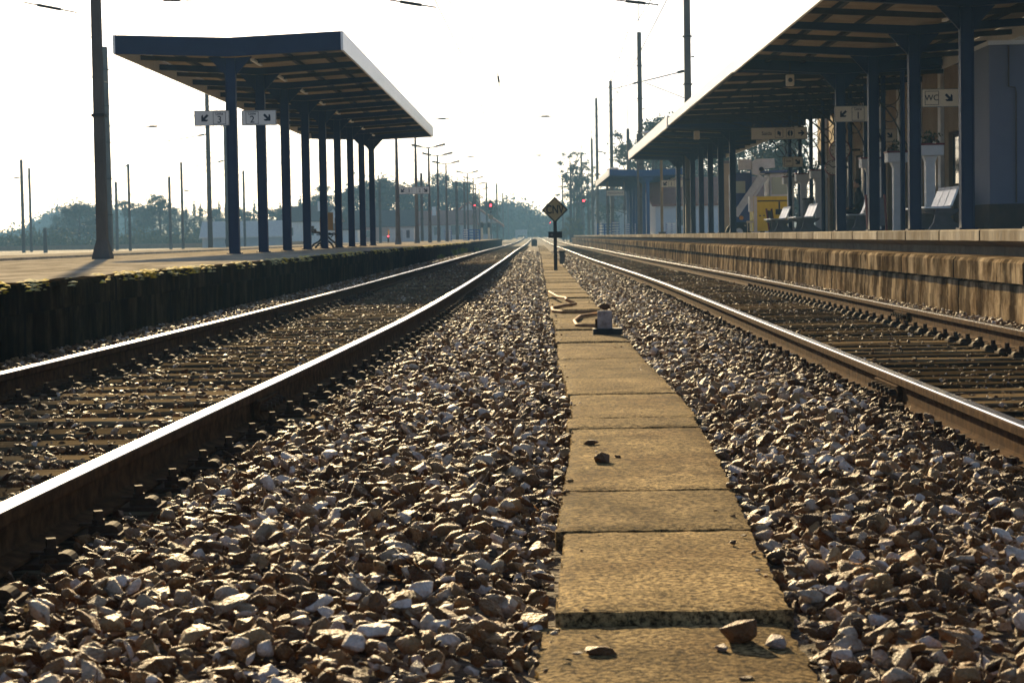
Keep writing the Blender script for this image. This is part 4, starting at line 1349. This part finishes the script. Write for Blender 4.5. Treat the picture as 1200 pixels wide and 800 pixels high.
for px, d, py, w_, lab, tp, arm in (
        (808, 95.8, -60, .36, 'tallest mast rising through the roof beyond the ironwork canopy', 0, (-1, 7.4, 2.2)), (752, 139, 38, .36, 'tall mast with a rod on top rising behind the third canopy edge', 1, (-1, 10.2, 2.0)), (718, 190, 95, .36, 'tall mast just left of the farthest canopy roof', 1, None),
        (701, 236, 115, .36, 'mast second left of the farthest canopy', 1, (1, 9.5, 3.0)), (695, 260, 162, .34, 'shorter mast just left of the pair by the farthest canopy', -1, None), (737.5, 185, 151, .34, 'mast between the two tall masts over the farthest canopy', -1, None),
        (682.5, 300, 180, .34, 'mast over the right-hand red signal', -1, None), (680, 330, 203, .34, 'slim mast behind the right-hand red signal', 0, None), (669, 330, 208, .30, 'dark mast among the slender trees', 0, None), (660, 320, 206, .26, 'thin mast just right of the CNV sign', 0, None)):
    X = 7.5 if d < 240 else None
    mast(px, d, at(px, d, max(py, -200))[1], w_, RZ if d < 257 else -.1, lab, top=tp, arm=arm, foot=False, x=None)

t0 = None
lamp_l = [(502, 118, 173, 'nearest twin-armed platform lamp, right of the canopy end'), (512.5, 131, 182.5, 'second nearest twin-armed platform lamp'), (522.5, 145, 192, 'third twin-armed platform lamp'),
          (547.5, 182, 203, 'fourth twin-armed platform lamp, past a gap in the row'), (554.5, 195, 209.5, 'fifth twin-armed platform lamp'), (557, 206, 216, 'sixth twin-armed platform lamp, partly hidden by the others'), (561.5, 218, 222, 'farthest twin-armed platform lamp')]
for px, d, py, lab in lamp_l:
    x, z = at(px, d, py); H = z - LPZ
    if t0 is None:
        H0 = H
        t0 = thing('platform_lamp', lab, 'lamp', (x, d, LPZ), 0, 'twin-armed lamps along the island platform')
        MB().tube([(0, 0, 0), (0, 0, .3), (0, 0, H * .45), (0, 0, H)], [.13, .11, .08, .05], 8).build('pole', 'post', t0)
        for s in (-1, 1):
            a_ = MB().tube([(0, 0, H), (s * .5, 0, H + .03)], .03, 6).build('arm', 'post', t0)
            MB().prism([(s * .38, H), (s * 1.02, H + .12), (s * 1.0, H + .24), (s * .42, H + .10)], -.12, .12).build('lamp_head', 'post', a_)
    else:
        dup(t0, (x, d, LPZ), label=lab, scale=(1, 1, H / H0))
for px, d, py, lab in ((464, 92, 150, 'tall plain post at the end of the island canopy'), (486.5, 109, 158, 'tall thin post carrying the distant 3 and 2 sign')):
    x, z = at(px, d, py)
    t = thing('lamp_post', lab, 'post', (x, d, LPZ), 0, 'posts near the canopy end')
    MB().tube([(0, 0, 0), (0, 0, .35), (0, 0, (z - LPZ) * .5), (0, 0, z - LPZ)], [.16, .12, .09, .05], 8).build('pole', 'post', t)
    MB().box(-.35, .35, -.04, .04, z - LPZ - .02, z - LPZ + .05).build('crossbar', 'post', t)
for px, d, py, s, lab in ((753, 108, 157, 1, 'single street lamp head above the edge of the third canopy'), (706, 150, 198.5, -1, 'street lamp beside the white edge of the farthest canopy')):
    x, z = at(px + 6 * s * -1, d, py)
    t = thing('street_lamp', lab, 'lamp', (x, d, RZ), 0, 'street lamps by the canopies')
    MB().tube([(0, 0, 0), (0, 0, z - RZ)], .06, 8).build('pole', 'post', t)
    MB().tube([(0, 0, z - RZ), (.35, 0, z - RZ + .05)], .03, 6).build('arm', 'post', t)
    MB().ellipsoid((.55, 0, z - RZ + .05), (.34, .14, .09)).build('lamp_head', 'white', t)


def signal(px, py, d, base, lab, s=1.0, plate=True):
    x, z = at(px, d, py)
    t = thing('railway_signal', lab, 'signal', (x, d, base), 0, 'red railway signals')
    h = z - base
    MB().tube([(0, .1, 0), (0, .1, h + .4 * s)], .07 * s, 8).build('post', 'post', t)
    hd = MB()
    poly = [(.26 * s * math.cos(a), h + (.30 * s if math.sin(a) > 0 else -.30 * s) + .26 * s * math.sin(a)) for a in [R(15 * i) for i in range(24)]]
    hd.prism(poly, -.1, .05); hd.build('signal_head', 'black', t)
    MB().tube([(0, -.11, h - .02), (0, -.13, h - .02)], .115 * s, 14).build('red_lamp', 'red', t)
    MB().tube([(0, -.14, h + .12 * s), (0, -.35, h + .12 * s)], .03, 6).build('visor', 'black', t)
    MB().tube([(0, -.1, h - .85 * s), (0, .03, h - .85 * s)], .13 * s, 10).build('lower_lamp', 'black', t)
    if plate:
        MB().box(-.28 * s, .28 * s, -.06, -.02, h - 1.65 * s, h - 1.2 * s).build('plate', 'brownwood', t)
    return t


signal(575, 240.5, 239, -.1, 'red signal on the right of the pair at the end of the island platform')
signal(555.5, 240.5, 246, -.1, 'red signal standing behind the lamps of the island platform')
signal(684, 235, 262, -.1, 'red signal left of the farthest canopy', plate=False)
signal(645, 261, 520, -.1, 'tiny distant red signal just left of the CNV post', .6, False)


# railings
def railing(px0, px1, py0, d, zb, stripes, lab, grp='blue stair railings'):
    x0, zt = at(px0, d, py0); x1, _ = at(px1, d, py0)
    t = thing('stair_railing', lab, 'railing', (x0, d, zb), 0, grp)
    W = x1 - x0; H = zt - zb
    for x in (0, W / 2, W):
        MB().box(x - .05, x + .05, -.05, .05, 0, H).build('post', 'bluel', t)
    if not stripes:
        for z in (.25, .5, .75, 1):
            MB().box(.05, W - .05, -.03, .03, z * H - .07, z * H).build('bar', 'bluel', t)
    else:
        for k in range(5):
            MB().box(-.02, W + .02, -.08, -.055, (k + .35) / 5 * H, (k + .75) / 5 * H + .02).build('stripe', 'white', t)


railing(700, 717, 262.5, 150, RZ, False, 'blue open railing beside the station name board')
railing(717.5, 725, 260, 150, RZ, True, 'blue railing end with white stripes right of the open one')
railing(732, 737.5, 262, 150, RZ, True, 'narrow white-striped blue railing among the far canopy columns')
railing(744, 750, 262, 150, RZ, True, 'second narrow white-striped railing among the far canopy columns')
railing(781, 793, 261, 118, RZ, True, 'striped railing panel right of the brown sign post')
railing(522, 528.5, 269.5, 150, LPZ, True, 'white-striped blue railing on the island platform')
railing(543.5, 548, 268.5, 165, LPZ, True, 'white-striped end of the open blue railing')
railing(549, 562, 269, 165, LPZ, False, 'open blue railing on the island platform')


# ------------------------------------------------------------------ houses
def house(x, y, rz, L, W, hw, hr, wall, roof, lab, wins=(), grp='houses beyond the yard', chim=None, gable_w=None, base=-.1, wdw=1.0):
    t = thing('house', lab, 'house', (x, y, base), rz, grp)
    MB().box(-L / 2, L / 2, 0, W, 0, hw).build('wall', wall, t)
    ov = .35
    g = MB()
    g.prism([(.0, hw), (W, hw), (W / 2, hw + hr * .93)], -L / 2 + .001, L / 2 - .001, 'x'); g.build('gable_wall', wall, t)
    rf = MB().prism([(-ov, hw - .12), (W / 2, hw + hr), (W + ov, hw - .12), (W + ov, hw - .28), (W / 2, hw + hr - .2), (-ov, hw - .28)][::-1], -L / 2 - ov, L / 2 + ov, 'x').build('roof', roof, t)
    if chim is not None:
        MB().box(chim - .3, chim + .3, W * .3, W * .3 + .5, hw + hr * .4, hw + hr + .6).build('chimney', 'wallw', rf)
    for (wx, wz, ww, wh) in wins:
        f = MB().box(wx - ww / 2, wx + ww / 2, -.05, -.004, wz, wz + wh).build('window', 'white', t)
        MB().box(wx - ww / 2 + .08, wx + ww / 2 - .08, -.07, -.052, wz + .08, wz + wh - .08).build('pane', 'glass', f)
    return t


x, _ = at(353, 285); house(x, 285, R(-14), 6.6, 8.5, 3.7, 2.1, 'wallw', 'roofd', 'white house with dark gabled roof seen between the canopy columns', [(1.6, 1.4, .9, 1.3), (-1.6, 1.4, .9, 1.3)], chim=2)
x, _ = at(285, 250); house(x, 250, R(3), 10.4, 7, 1.5, 1.9, 'wallg', 'roofl', 'low building with a pale tiled roof behind the first canopy columns', [(-2, .4, .8, .8), (2.5, .4, .8, .8)])
x, _ = at(447, 290); house(x, 290, R(2), 9.6, 8, 2.8, 2.3, 'wallp', 'roofd', 'pink-walled house with a dark roof behind the canopy end', [(-2, 1.0, .9, 1.1), (2, 1.0, .9, 1.1)])
x, _ = at(522, 300); hh = house(x, 300, R(0), 9.5, 8, 3.0, 2.0, 'wallg', 'roofb', 'grey-walled house with brown tiled roof and wide white gable', [(-1.2, .9, 1.2, 1.6), (1.6, .9, 1.6, 1.8)], chim=-1.8)
MB().prism([(-.5, 3.0), (8.2, 3.0), (3.4, 6.1)], 6.0, 14).build('gable_wall', 'wallw', hh)
MB().prism([(-1.0, 3.2), (3.4, 6.4), (8.8, 2.7), (8.8, 2.3), (3.4, 6.1), (-1.0, 2.9)][::-1], 5.6, 14.5).build('roof', 'roofb', hh)
x, _ = at(404, 240); house(x, 240, 0, 3.2, 3, 2.2, .6, 'wallw', 'roofd', 'small white outbuilding between two canopy columns')
x, _ = at(785, 205); house(x, 205, R(-6), 9, 8, 3.2, 1.9, 'wallg', 'roofd', 'grey house with dark roof under the third canopy', [(-2.3, 1.5, 1.1, 1.3), (-.2, 1.5, 1.1, 1.3)], base=.3)
x, _ = at(740, 300); house(x, 300, R(8), 9, 8, 4.5, 3, 'wallg', 'roofd', 'dim grey house behind the farthest canopy columns', [(-2.3, 1.5, 1.1, 1.3)], base=.3)
x, _ = at(836, 150); house(x, 150, R(10), 9, 7, 2.8, 2.0, 'wallw', 'roofb', 'white house with brown roof seen between the third canopy columns', [(-2.3, 1.0, 1.1, 1.3)], base=.3)
x, _ = at(855, 108)
t = thing('brick_pier', 'tall brown slatted pier between canopy columns left of the truck', 'pier', (x, 108, RZ))
MB().box(-.36, .36, 0, .5, 0, 3.8).build('pier', 'plaster', t); MB().box(-.42, .42, -.05, .55, 3.8, 3.95).build('cap', 'roofd', t)

x, _ = at(471, 150)
t = thing('white_kiosk', 'small white equipment kiosk on the platform near the distant sign', 'kiosk', (x, 150, LPZ))
MB().box(-.95, .95, 0, 1.6, 0, 1.02).build('body', 'white', t, bevel=.03); MB().box(-1.0, 1.0, -.05, 1.65, 1.02, 1.1).build('roof', 'wallg', t)
MB().box(-.3, .05, -.02, -.003, .1, .9).build('door', 'wallg', t); MB().box(.35, .6, -.02, -.003, .3, .9).build('louvre', 'benchg', t)
x, _ = at(455, 152)
t = thing('shunting_lamp', 'tiny red lamp with a yellow marker beside the white kiosk', 'signal', (x, 152, LPZ))
MB().box(-.06, .06, -.06, .06, 0, .5).build('post', 'dark', t); MB().tube([(0, -.09, .45), (0, -.07, .45)], .05, 10).build('red_lamp', 'red', t); MB().box(-.02, .2, -.06, -.03, .62, .95).build('marker', 'orange', t)
x, _ = at(626, 190)
t = thing('ground_box', 'distant dark box on the path where the slabs end', 'box', (x, 190, -.25))
MB().box(-.28, .28, 0, .4, 0, .62).build('body', 'dark', t, bevel=.03); MB().box(-.2, .2, .05, .35, .62, .70).build('lid', 'post', t)
x, _ = at(658.5, 62)
t = thing('marker_stub', 'short grey concrete stub right of the CNV post', 'marker', (x, 62, -.2))
MB().box(-.085, .085, -.08, .08, 0, .45).build('shaft', 'mast', t, bevel=.02); MB().box(-.10, .10, -.09, .09, .40, .46).build('cap', 'dark', t)
for px, d, lab in ((573, 233, 'cream trackside post right of the island railing'), (565, 231, 'cream trackside cabinet near the left signals')):
    x, _ = at(px, d)
    t = thing('trackside_post', lab, 'post', (x, d, -.1), 0, 'trackside posts at the platform end')
    MB().box(-.12, .12, -.1, .1, 0, 2.6).build('shaft', 'signc', t); MB().box(-.16, .16, -.14, .14, 1.9, 2.5).build('box', 'dark', t)
# low wall along the yard edge
t = MB().box(-140, -30, 262, 262.4, -.2, .55).build('yard_wall', 'plaster'); tag(t, 'long low wall along the far edge of the yard', 'wall')
t = MB().box(-22, -6, 275, 275.4, -.2, 1.1).build('yard_wall', 'wallg'); tag(t, 'low grey wall in front of the brown-roofed house', 'wall')
# distant bridge across the cutting
t = thing('road_bridge', 'tiny bluish bridge over the tracks in the distance', 'bridge', (0, 470, -.1))
x0, _ = at(604, 470); x1, _ = at(618, 470)
MB().box(x0, x1, 0, 4, 1.0, 2.4).build('deck', 'wallg', t); MB().box(x0, x0 + .5, 0, 4, 0, 1).build('abutment', 'wallg', t); MB().box(x1 - .5, x1, 0, 4, 0, 1).build('abutment', 'wallg', t)


# ------------------------------------------------------------------ trees
def leaf_mesh(name, blobs, n, size, m, seed, hole=.25):
    rs_ = np.random.RandomState(seed)
    wts = np.array([b[3] * b[4] * b[5] for b in blobs]) ** .7; wts /= wts.sum()
    bi = rs_.choice(len(blobs), n, p=wts)
    B = np.array(blobs)[bi]
    d = rs_.normal(size=(n, 3)); d /= np.linalg.norm(d, axis=1)[:, None]
    r = np.abs(rs_.normal(0, .62, n)) + .18
    r *= 1 + .45 * np.sin(d[:, 0] * 5 + B[:, 0] * 3) * np.cos(d[:, 2] * 5 + B[:, 2] * 2)
    c = B[:, :3] + d * B[:, 3:6] * r[:, None]
    u = rs_.normal(size=(n, 3)); u /= np.linalg.norm(u, axis=1)[:, None]
    v = np.cross(u, rs_.normal(size=(n, 3))); v /= np.linalg.norm(v, axis=1)[:, None]
    s = size * rs_.uniform(.6, 1.4, (n, 1))
    q = np.stack([c - u * s * .5, c + v * s * .35, c + u * s * .5, c - v * s * .35], 1).reshape(-1, 3)
    me = bpy.data.meshes.new(name)
    me.vertices.add(4 * n); me.vertices.foreach_set('co', q.astype(np.float32).ravel())
    me.loops.add(4 * n); me.loops.foreach_set('vertex_index', np.arange(4 * n, dtype=np.int32))
    me.polygons.add(n); me.polygons.foreach_set('loop_start', np.arange(0, 4 * n, 4, dtype=np.int32)); me.polygons.foreach_set('loop_total', np.full(n, 4, np.int32))
    me.materials.append(M[m]); me.update(); me.validate()
    return me


def make_tree(kind, seed, H=10.0, m='leafb'):
    rr = random.Random(seed)
    bl = []; tr = MB()
    if kind == 'broad':
        for _ in range(16):
            z = rr.uniform(.28, .88); w_ = .30 * math.sin(math.pi * min(1, (z - .1) / .95)) + .06
            a = rr.uniform(0, 6.28); q = rr.uniform(.2, 1) * w_
            s = rr.uniform(.09, .16)
            bl.append((q * math.cos(a) * H, q * math.sin(a) * H, z * H, s * H, s * H, s * .85 * H))
        n, sz = 3400, .30
    elif kind == 'conifer':
        for k in range(14):
            z = .12 + .86 * k / 13; w_ = .19 * (1 - z) + .015
            for _ in range(2):
                a = rr.uniform(0, 6.28); q = w_ * rr.uniform(.1, .7)
                bl.append((q * math.cos(a) * H, q * math.sin(a) * H, z * H, (w_ * .8 + .01) * H, (w_ * .8 + .01) * H, .05 * H))
        n, sz = 2200, .32
    elif kind == 'pine':
        for _ in range(11):
            z = rr.uniform(.62, .97); a = rr.uniform(0, 6.28); q = rr.uniform(.02, .20)
            bl.append((q * math.cos(a) * H, q * math.sin(a) * H, z * H, rr.uniform(.06, .11) * H, rr.uniform(.06, .11) * H, rr.uniform(.035, .06) * H))
        n, sz = 2000, .24
    else:   # slender: sparse tufts on long limbs
        for _ in range(26):
            z = rr.uniform(.38, 1.0); a = rr.uniform(0, 6.28); q = rr.uniform(.02, .17)
            bl.append((q * math.cos(a) * H, q * math.sin(a) * H, z * H, rr.uniform(.02, .06) * H, rr.uniform(.02, .05) * H, rr.uniform(.012, .03) * H))
        n, sz = 1300, .20
    top = .9 if kind != 'broad' else .7
    tr.tube([(0, 0, -.3), (rr.uniform(-.1, .1), 0, .35 * H), (rr.uniform(-.2, .2), .1, top * H)], [.026 * H, .018 * H, .005 * H], 6)
    for b in bl[:9]:
        z0 = min(b[2] * .75, top * H * .9)
        tr.tube([(0, 0, z0), (b[0] * .5, b[1] * .5, (z0 + b[2]) / 2), (b[0], b[1], b[2])], [.009 * H, .006 * H, .003 * H], 5)
    return leaf_mesh('crown', bl, n, sz, m, seed), tr, H


TREES = {}
for kind, m, seeds in (('broad', 'leafb', (1, 2, 3)), ('conifer', 'leafb', (4, 5)), ('pine', 'leaf', (6, 7, 8)), ('slender', 'leaf', (9, 10)), ('bush', 'leafy', (11,))):
    TREES[kind] = []
    for s in seeds:
        me, tr, H = make_tree('broad' if kind == 'bush' else kind, s, m=m)
        o = tr.build('trunk', 'bark'); d = o.data; bpy.data.objects.remove(o)
        TREES[kind].append((me, d))


def tree(kind, px, py, d, lab, wide=1.0, base=-.1, v=None, grp='trees beyond the station'):
    x, z = at(px, d, py)
    me, td = TREES[kind][(rnd.randrange(9) if v is None else v) % len(TREES[kind])]
    s = (z - base) / 10.0
    t = thing(kind_name[kind], lab, 'tree', (x, d, base), rnd.uniform(0, 6.28), grp)
    t.scale = (s * wide, s * wide, s)
    for nm, dat in (('trunk', td), ('crown', me)):
        o = bpy.data.objects.new(nm, dat); COL.objects.link(o); o.parent = t
    return t


kind_name = {'broad': 'broadleaf_tree', 'conifer': 'conifer_tree', 'pine': 'pine_tree', 'slender': 'slender_tree', 'bush': 'bush'}
GL = 'hazy bluish tree in the row behind the yard, one of many in the treeline'
spec = [('conifer', 6, 276), ('conifer', 13, 271), ('conifer', 20, 276), ('bush', 30, 281), ('conifer', 40, 262), ('conifer', 46, 268), ('broad', 62, 262), ('broad', 78, 247), ('broad', 90, 236), ('broad', 101, 234), ('broad', 111, 240), ('broad', 124, 252), ('conifer', 133, 246),
        ('pine', 146, 232), ('broad', 156, 244), ('broad', 168, 240), ('broad', 178, 234), ('pine', 187, 228), ('broad', 196, 237), ('broad', 208, 243), ('conifer', 218, 243), ('conifer', 227, 236), ('conifer', 235, 239), ('broad', 246, 240), ('conifer', 256, 236), ('conifer', 264, 240),
        ('broad', 274, 238), ('broad', 288, 243), ('conifer', 298, 235), ('conifer', 306, 240), ('broad', 318, 240), ('conifer', 328, 238), ('broad', 340, 238), ('conifer', 352, 230), ('conifer', 359, 234), ('broad', 372, 226), ('broad', 384, 222), ('pine', 378, 218), ('broad', 398, 222),
        ('conifer', 406, 216), ('broad', 418, 216), ('broad', 432, 208), ('broad', 443, 203), ('broad', 455, 210), ('broad', 466, 216), ('conifer', 474, 214), ('pine', 490, 208), ('broad', 484, 222), ('broad', 500, 220), ('conifer', 507, 214), ('broad', 518, 208), ('pine', 518, 200), ('broad', 528, 212),
        ('pine', 537, 208), ('broad', 541, 217), ('broad', 553, 222), ('broad', 563, 228), ('broad', 572, 240)]
for k, (kd, px, py) in enumerate(spec):
    tree(kd, px, py, 330 + (k * 37 % 90), '%s in the hazy treeline behind the yard, %s from the left' % ({'broad': 'rounded tree', 'conifer': 'pointed conifer', 'pine': 'flat-topped pine', 'bush': 'low bush'}[kd], ordinal(k + 1)), wide=1.0 if kd != 'broad' else 1.15)
tree('broad', 92, 235, 318, 'big dark round tree left of the nearest mast', 1.5, v=0)
tree('pine', 187, 229, 320, 'flat-topped tree above the treeline between two mast pairs', 1.3, v=1)
tree('broad', 443, 201, 322, 'tall ragged tree seen past the last canopy column', 1.0, v=2)
# right side
for kd, px, py, d, lab, wd in (
        ('slender', 668, 180, 290, 'tall sparse tree left of the right-hand signal', .9), ('slender', 676, 186, 300, 'sparse tree with drooping limbs behind the right-hand signal', 1.1), ('slender', 689, 196, 310, 'sparse tree right of the right-hand signal', 1.0),
        ('pine', 672, 205, 330, 'flat-topped tree beyond the CNV sign', 1), ('bush', 671, 253, 280, 'round dark bush beneath the sparse trees', 1.0), ('bush', 661, 268, 265, 'small yellowish bush right of the CNV post', 1),
        ('bush', 664, 260, 300, 'second yellowish bush right of the CNV post', 1.1), ('conifer', 678, 240, 300, 'dark conifer behind the right-hand signal', 1.2), ('broad', 700, 215, 320, 'broad hazy tree left of the farthest canopy', 1), ('broad', 712, 235, 300, 'lower tree behind the name board', 1.2),
        ('slender', 737, 150, 240, 'tall sparse tree above the farthest canopy roof', 1), ('pine', 753, 160, 230, 'tree crown showing over the third canopy edge', 1.1), ('pine', 766, 131, 210, 'tree top highest above the third canopy edge', 1.0), ('pine', 778, 137, 215, 'tree top second above the third canopy edge', .9),
        ('broad', 745, 195, 260, 'tree behind the far canopy roof', 1.1), ('broad', 772, 190, 250, 'tree between the far and third canopies', 1.1), ('broad', 790, 170, 240, 'tree behind the blue columns of the third canopy', 1.2), ('broad', 815, 185, 230, 'second tree behind the blue columns of the third canopy', 1.2),
        ('broad', 838, 190, 220, 'third tree behind the blue columns of the third canopy', 1.2), ('pine', 862, 170, 190, 'tree left of the crane head', 1.3), ('broad', 876, 186, 200, 'tree behind the crane head', .9), ('pine', 893, 150, 170, 'tree with gappy crown above the crane head', 1.4),
        ('broad', 912, 160, 180, 'leafy tree under the hanging exit sign', 1.0), ('pine', 925, 145, 165, 'tree closest to the station building end', 1.3), ('broad', 935, 175, 170, 'low tree beside the station building end', 1)):
    tree(kd, px, py, d, lab, wd)

# far woods and hills
def hill(name, pts, y0, depth, mname, base=-1):
    mb = MB(); n = len(pts)
    for (x, z) in pts: mb.v += [(x, y0, base), (x, y0 + depth * .4, z), (x, y0 + depth, base)]
    for i in range(n - 1):
        for k in range(2):
            mb.f.append((i * 3 + k, i * 3 + 3 + k, i * 3 + 4 + k, i * 3 + 1 + k)); mb.m.append(0)
    return structure(mb.build(name, mname, smooth=True))


def wood(name, n, y0, dy, xr, top, size, seed, m='leafb', label='distant wood'):
    """tree crowns standing on a far slope, drawn as loose clumps"""
    rs_ = np.random.RandomState(seed); bl = []
    for _ in range(n):
        px = rs_.uniform(*xr); d = y0 + rs_.uniform(0, dy)
        x, z = at(px, d, interp(top, px) + rs_.uniform(-1, 7))
        s = rs_.uniform(1.4, 3.2) * d / 700
        bl.append((x, d, z - s, s, s, s * 1.3))
        for q in range(int(rs_.uniform(1, 7))):
            bl.append((x + rs_.normal() * s, d - 3, max(0, z - s * (2.2 + q * 1.7)), s * 1.3, s * 1.3, s * 1.4))
    me = leaf_mesh(name, bl, len(bl) * 130, size, m, seed)
    o = bpy.data.objects.new(name, me); COL.objects.link(o)
    return stuff(o, label)


def hz(px, py, d): return at(px, d, py)
structure(hill('hills', [hz(-300, 287, 900), hz(-40, 282, 900), hz(30, 262, 900), hz(70, 245, 900), hz(120, 244, 900), hz(200, 252, 900), hz(330, 256, 900), hz(460, 252, 900), hz(560, 262, 900), hz(600, 272, 900), hz(616, 278, 900)], 900, 300, 'leafb'))
structure(hill('hills', [hz(560, 262, 700), hz(585, 258, 700), hz(605, 268, 700), hz(622, 274, 700), hz(634, 276, 700)], 700, 200, 'leafb'))
structure(hill('hills', [hz(634, 276, 640), hz(650, 258, 640), hz(680, 248, 640), hz(740, 236, 640), hz(860, 236, 640), hz(1300, 230, 640)], 640, 200, 'leafb'))
wood('distant_wood', 300, 560, 130, (576, 636), [(576, 246), (590, 243), (600, 241), (612, 244), (622, 250), (630, 258), (636, 268)], .9, 21, label='far-off hazy wood where the tracks vanish')
wood('distant_wood', 160, 520, 100, (636, 700), [(636, 262), (644, 254), (655, 247), (670, 240), (700, 232)], .8, 22, label='far-off hazy wood right of the vanishing tracks')
wood('distant_wood', 200, 800, 90, (-20, 170), [(-20, 284), (10, 273), (35, 262), (60, 248), (75, 243), (120, 242), (170, 250)], 1.1, 23, label='pale wooded ridge far behind the yard')
wood('scrub', 260, 285, 30, (-30, 320), [(-30, 286), (60, 283), (160, 284), (320, 283)], .35, 24, 'leafy', label='low scrub along the yard edge')

# lichen and weeds
def tufts(name, seed, n, yr, m, label):
    rs_ = np.random.RandomState(seed); mb = MB()
    for _ in range(n):
        y = yr[0] + (yr[1] - yr[0]) * rs_.rand() ** 1.3
        if math.sin(y * 1.7) + math.sin(y * .61 + 1) + math.sin(y * 5.3) < rs_.uniform(-.9, 1.6): continue
        x = LPX - abs(rs_.normal(0, .035)) + .010; z = LPZ + (-.004 if x < -4.05 else np.interp(x, [-4.05, -4.015, -4.0, -3.98], [-.006, -.018, -.055, -.13])) + .004
        s = rs_.uniform(.014, .045)
        c = [(x + s * math.cos(a) * rs_.uniform(.6, 1.2), y + 3.0 * s * math.sin(a) * rs_.uniform(.6, 1.2), z + .004) for a in (0, 1.2, 2.4, 3.6, 4.8)]
        mb.add(c + [(x, y, z + s * .45)], [(0, 1, 5), (1, 2, 5), (2, 3, 5), (3, 4, 5), (4, 0, 5)])
    return stuff(mb.build(name, m), label)


tufts('lichen', 31, 6000, (13, 120), 'lichen', 'yellow and pale lichen along the island platform edge')
for px, py, d, h, lab in ((553, 297, 100, .5, 'tallest green weed at the foot of the far platform wall'), (558, 297, 106, .4, 'green weed just right of the tallest one'), (545, 297, 93, .42, 'green weed left of the tallest one'), (525, 303, 80, .3, 'small weed nearest along the platform wall'), (569, 294, 128, .3, 'farthest small weed by the platform wall')):
    x = -3.85
    t = thing('weed', lab, 'weed', (x, d, -.22), 0, 'weeds at the island platform wall')
    mb = MB(); rr = random.Random(px)
    for _ in range(70):
        a = rr.uniform(0, 6.28); l = h * rr.uniform(.4, 1); b = Vector((rr.gauss(0, .05), rr.gauss(0, .05), 0))
        e = b + Vector((math.cos(a) * l * .35, math.sin(a) * l * .35, l)); w_ = Vector((-math.sin(a), math.cos(a), 0)) * .025; md = b.lerp(e, .6)
        mb.add([b, md + w_, e, md - w_], [(0, 1, 2, 3)])
    mb.build('leaves', 'weed', t)

# ------------------------------------------------------------------ overhead wires
def wire(x, y0, y1, z, sag, lab, span=48, r=.012, droppers=False):
    mb = MB(); pts = []
    y = y0
    while y < y1:
        for k in range(8):
            u = k / 8; pts.append((x + (.15 if int((y - y0) / span) % 2 else -.15) * (1 - 2 * u), y + u * span, z - sag * 4 * u * (1 - u)))
        y += span
    mb.tube(pts, r, 4)
    o = mb.build('overhead_wire', 'wire')
    tag(o, lab, 'wire', 'overhead wires')
    return o


for x, lab in ((-2.0, 'the gravelled main track'), (2.75, 'the bare main track'), (-13.1, 'the track beyond the island platform')):
    wire(x, 12, 500, 5.6, .05, 'contact wire above ' + lab, r=.011)
    wire(x, 12, 500, 6.9, .8, 'sagging carrier wire above ' + lab, r=.011)
# short insulated droppers and arms seen against the sky
for px0, py0, px1, py1, d, lab in ((455, 0, 511, 9, 55, 'brown registration arm at the top edge above the path'), (720, 0, 772, 6, 60, 'registration arm at the top edge left of the tallest mast'), (28, 3, 90, 15, 60, 'registration arm at the top left of the nearest mast'),
                                (510, 139, 527, 139.5, 100, 'short insulator bar right of the canopy end'), (630, 136.5, 649, 136.5, 105, 'short insulator bar above the CNV sign'), (545, 184, 559, 183.5, 170, 'small insulator bar below the first one'), (626, 182, 637, 182, 170, 'small insulator bar high above the vanishing tracks'),
                                (170, 148.5, 190, 148, 90, 'insulator bar right of the nearest mast'), (181, 0, 224, .5, 55, 'dark insulator cut by the top edge'), (583, 85, 585.5, 102, 80, 'hanging insulator stick above the tracks')):
    a = at(px0, d, py0); b = at(px1, d, py1)
    t = thing('line_insulator', lab, 'insulator', (a[0], d, a[1]), 0, 'registration arms and insulators of the overhead line')
    v = (b[0] - a[0], 0, b[1] - a[1])
    MB().tube([(0, 0, 0), v], .022, 6).build('rod', 'dark', t)
    MB().tube([(v[0] * .25, 0, v[2] * .25), (v[0] * .7, 0, v[2] * .7)], .045, 8).build('insulator', 'dark', t)

# ------------------------------------------------------------------ haze
hb = MB().box(-420, 520, -12, 1300, -3, 60).build('haze', 'wire')
hm = bpy.data.materials.new('haze_air'); hm.use_nodes = True
n = hm.node_tree; n.nodes.remove(n.nodes['Principled BSDF'])
pv = n.nodes.new('ShaderNodeVolumePrincipled')
pv.inputs['Color'].default_value = (.32, .63, 1.0, 1)
pv.inputs['Density'].default_value = .0010
pv.inputs['Anisotropy'].default_value = .0
n.links.new(pv.outputs[0], n.nodes['Material Output'].inputs['Volume'])
hb.data.materials.clear(); hb.data.materials.append(hm)
stuff(hb)
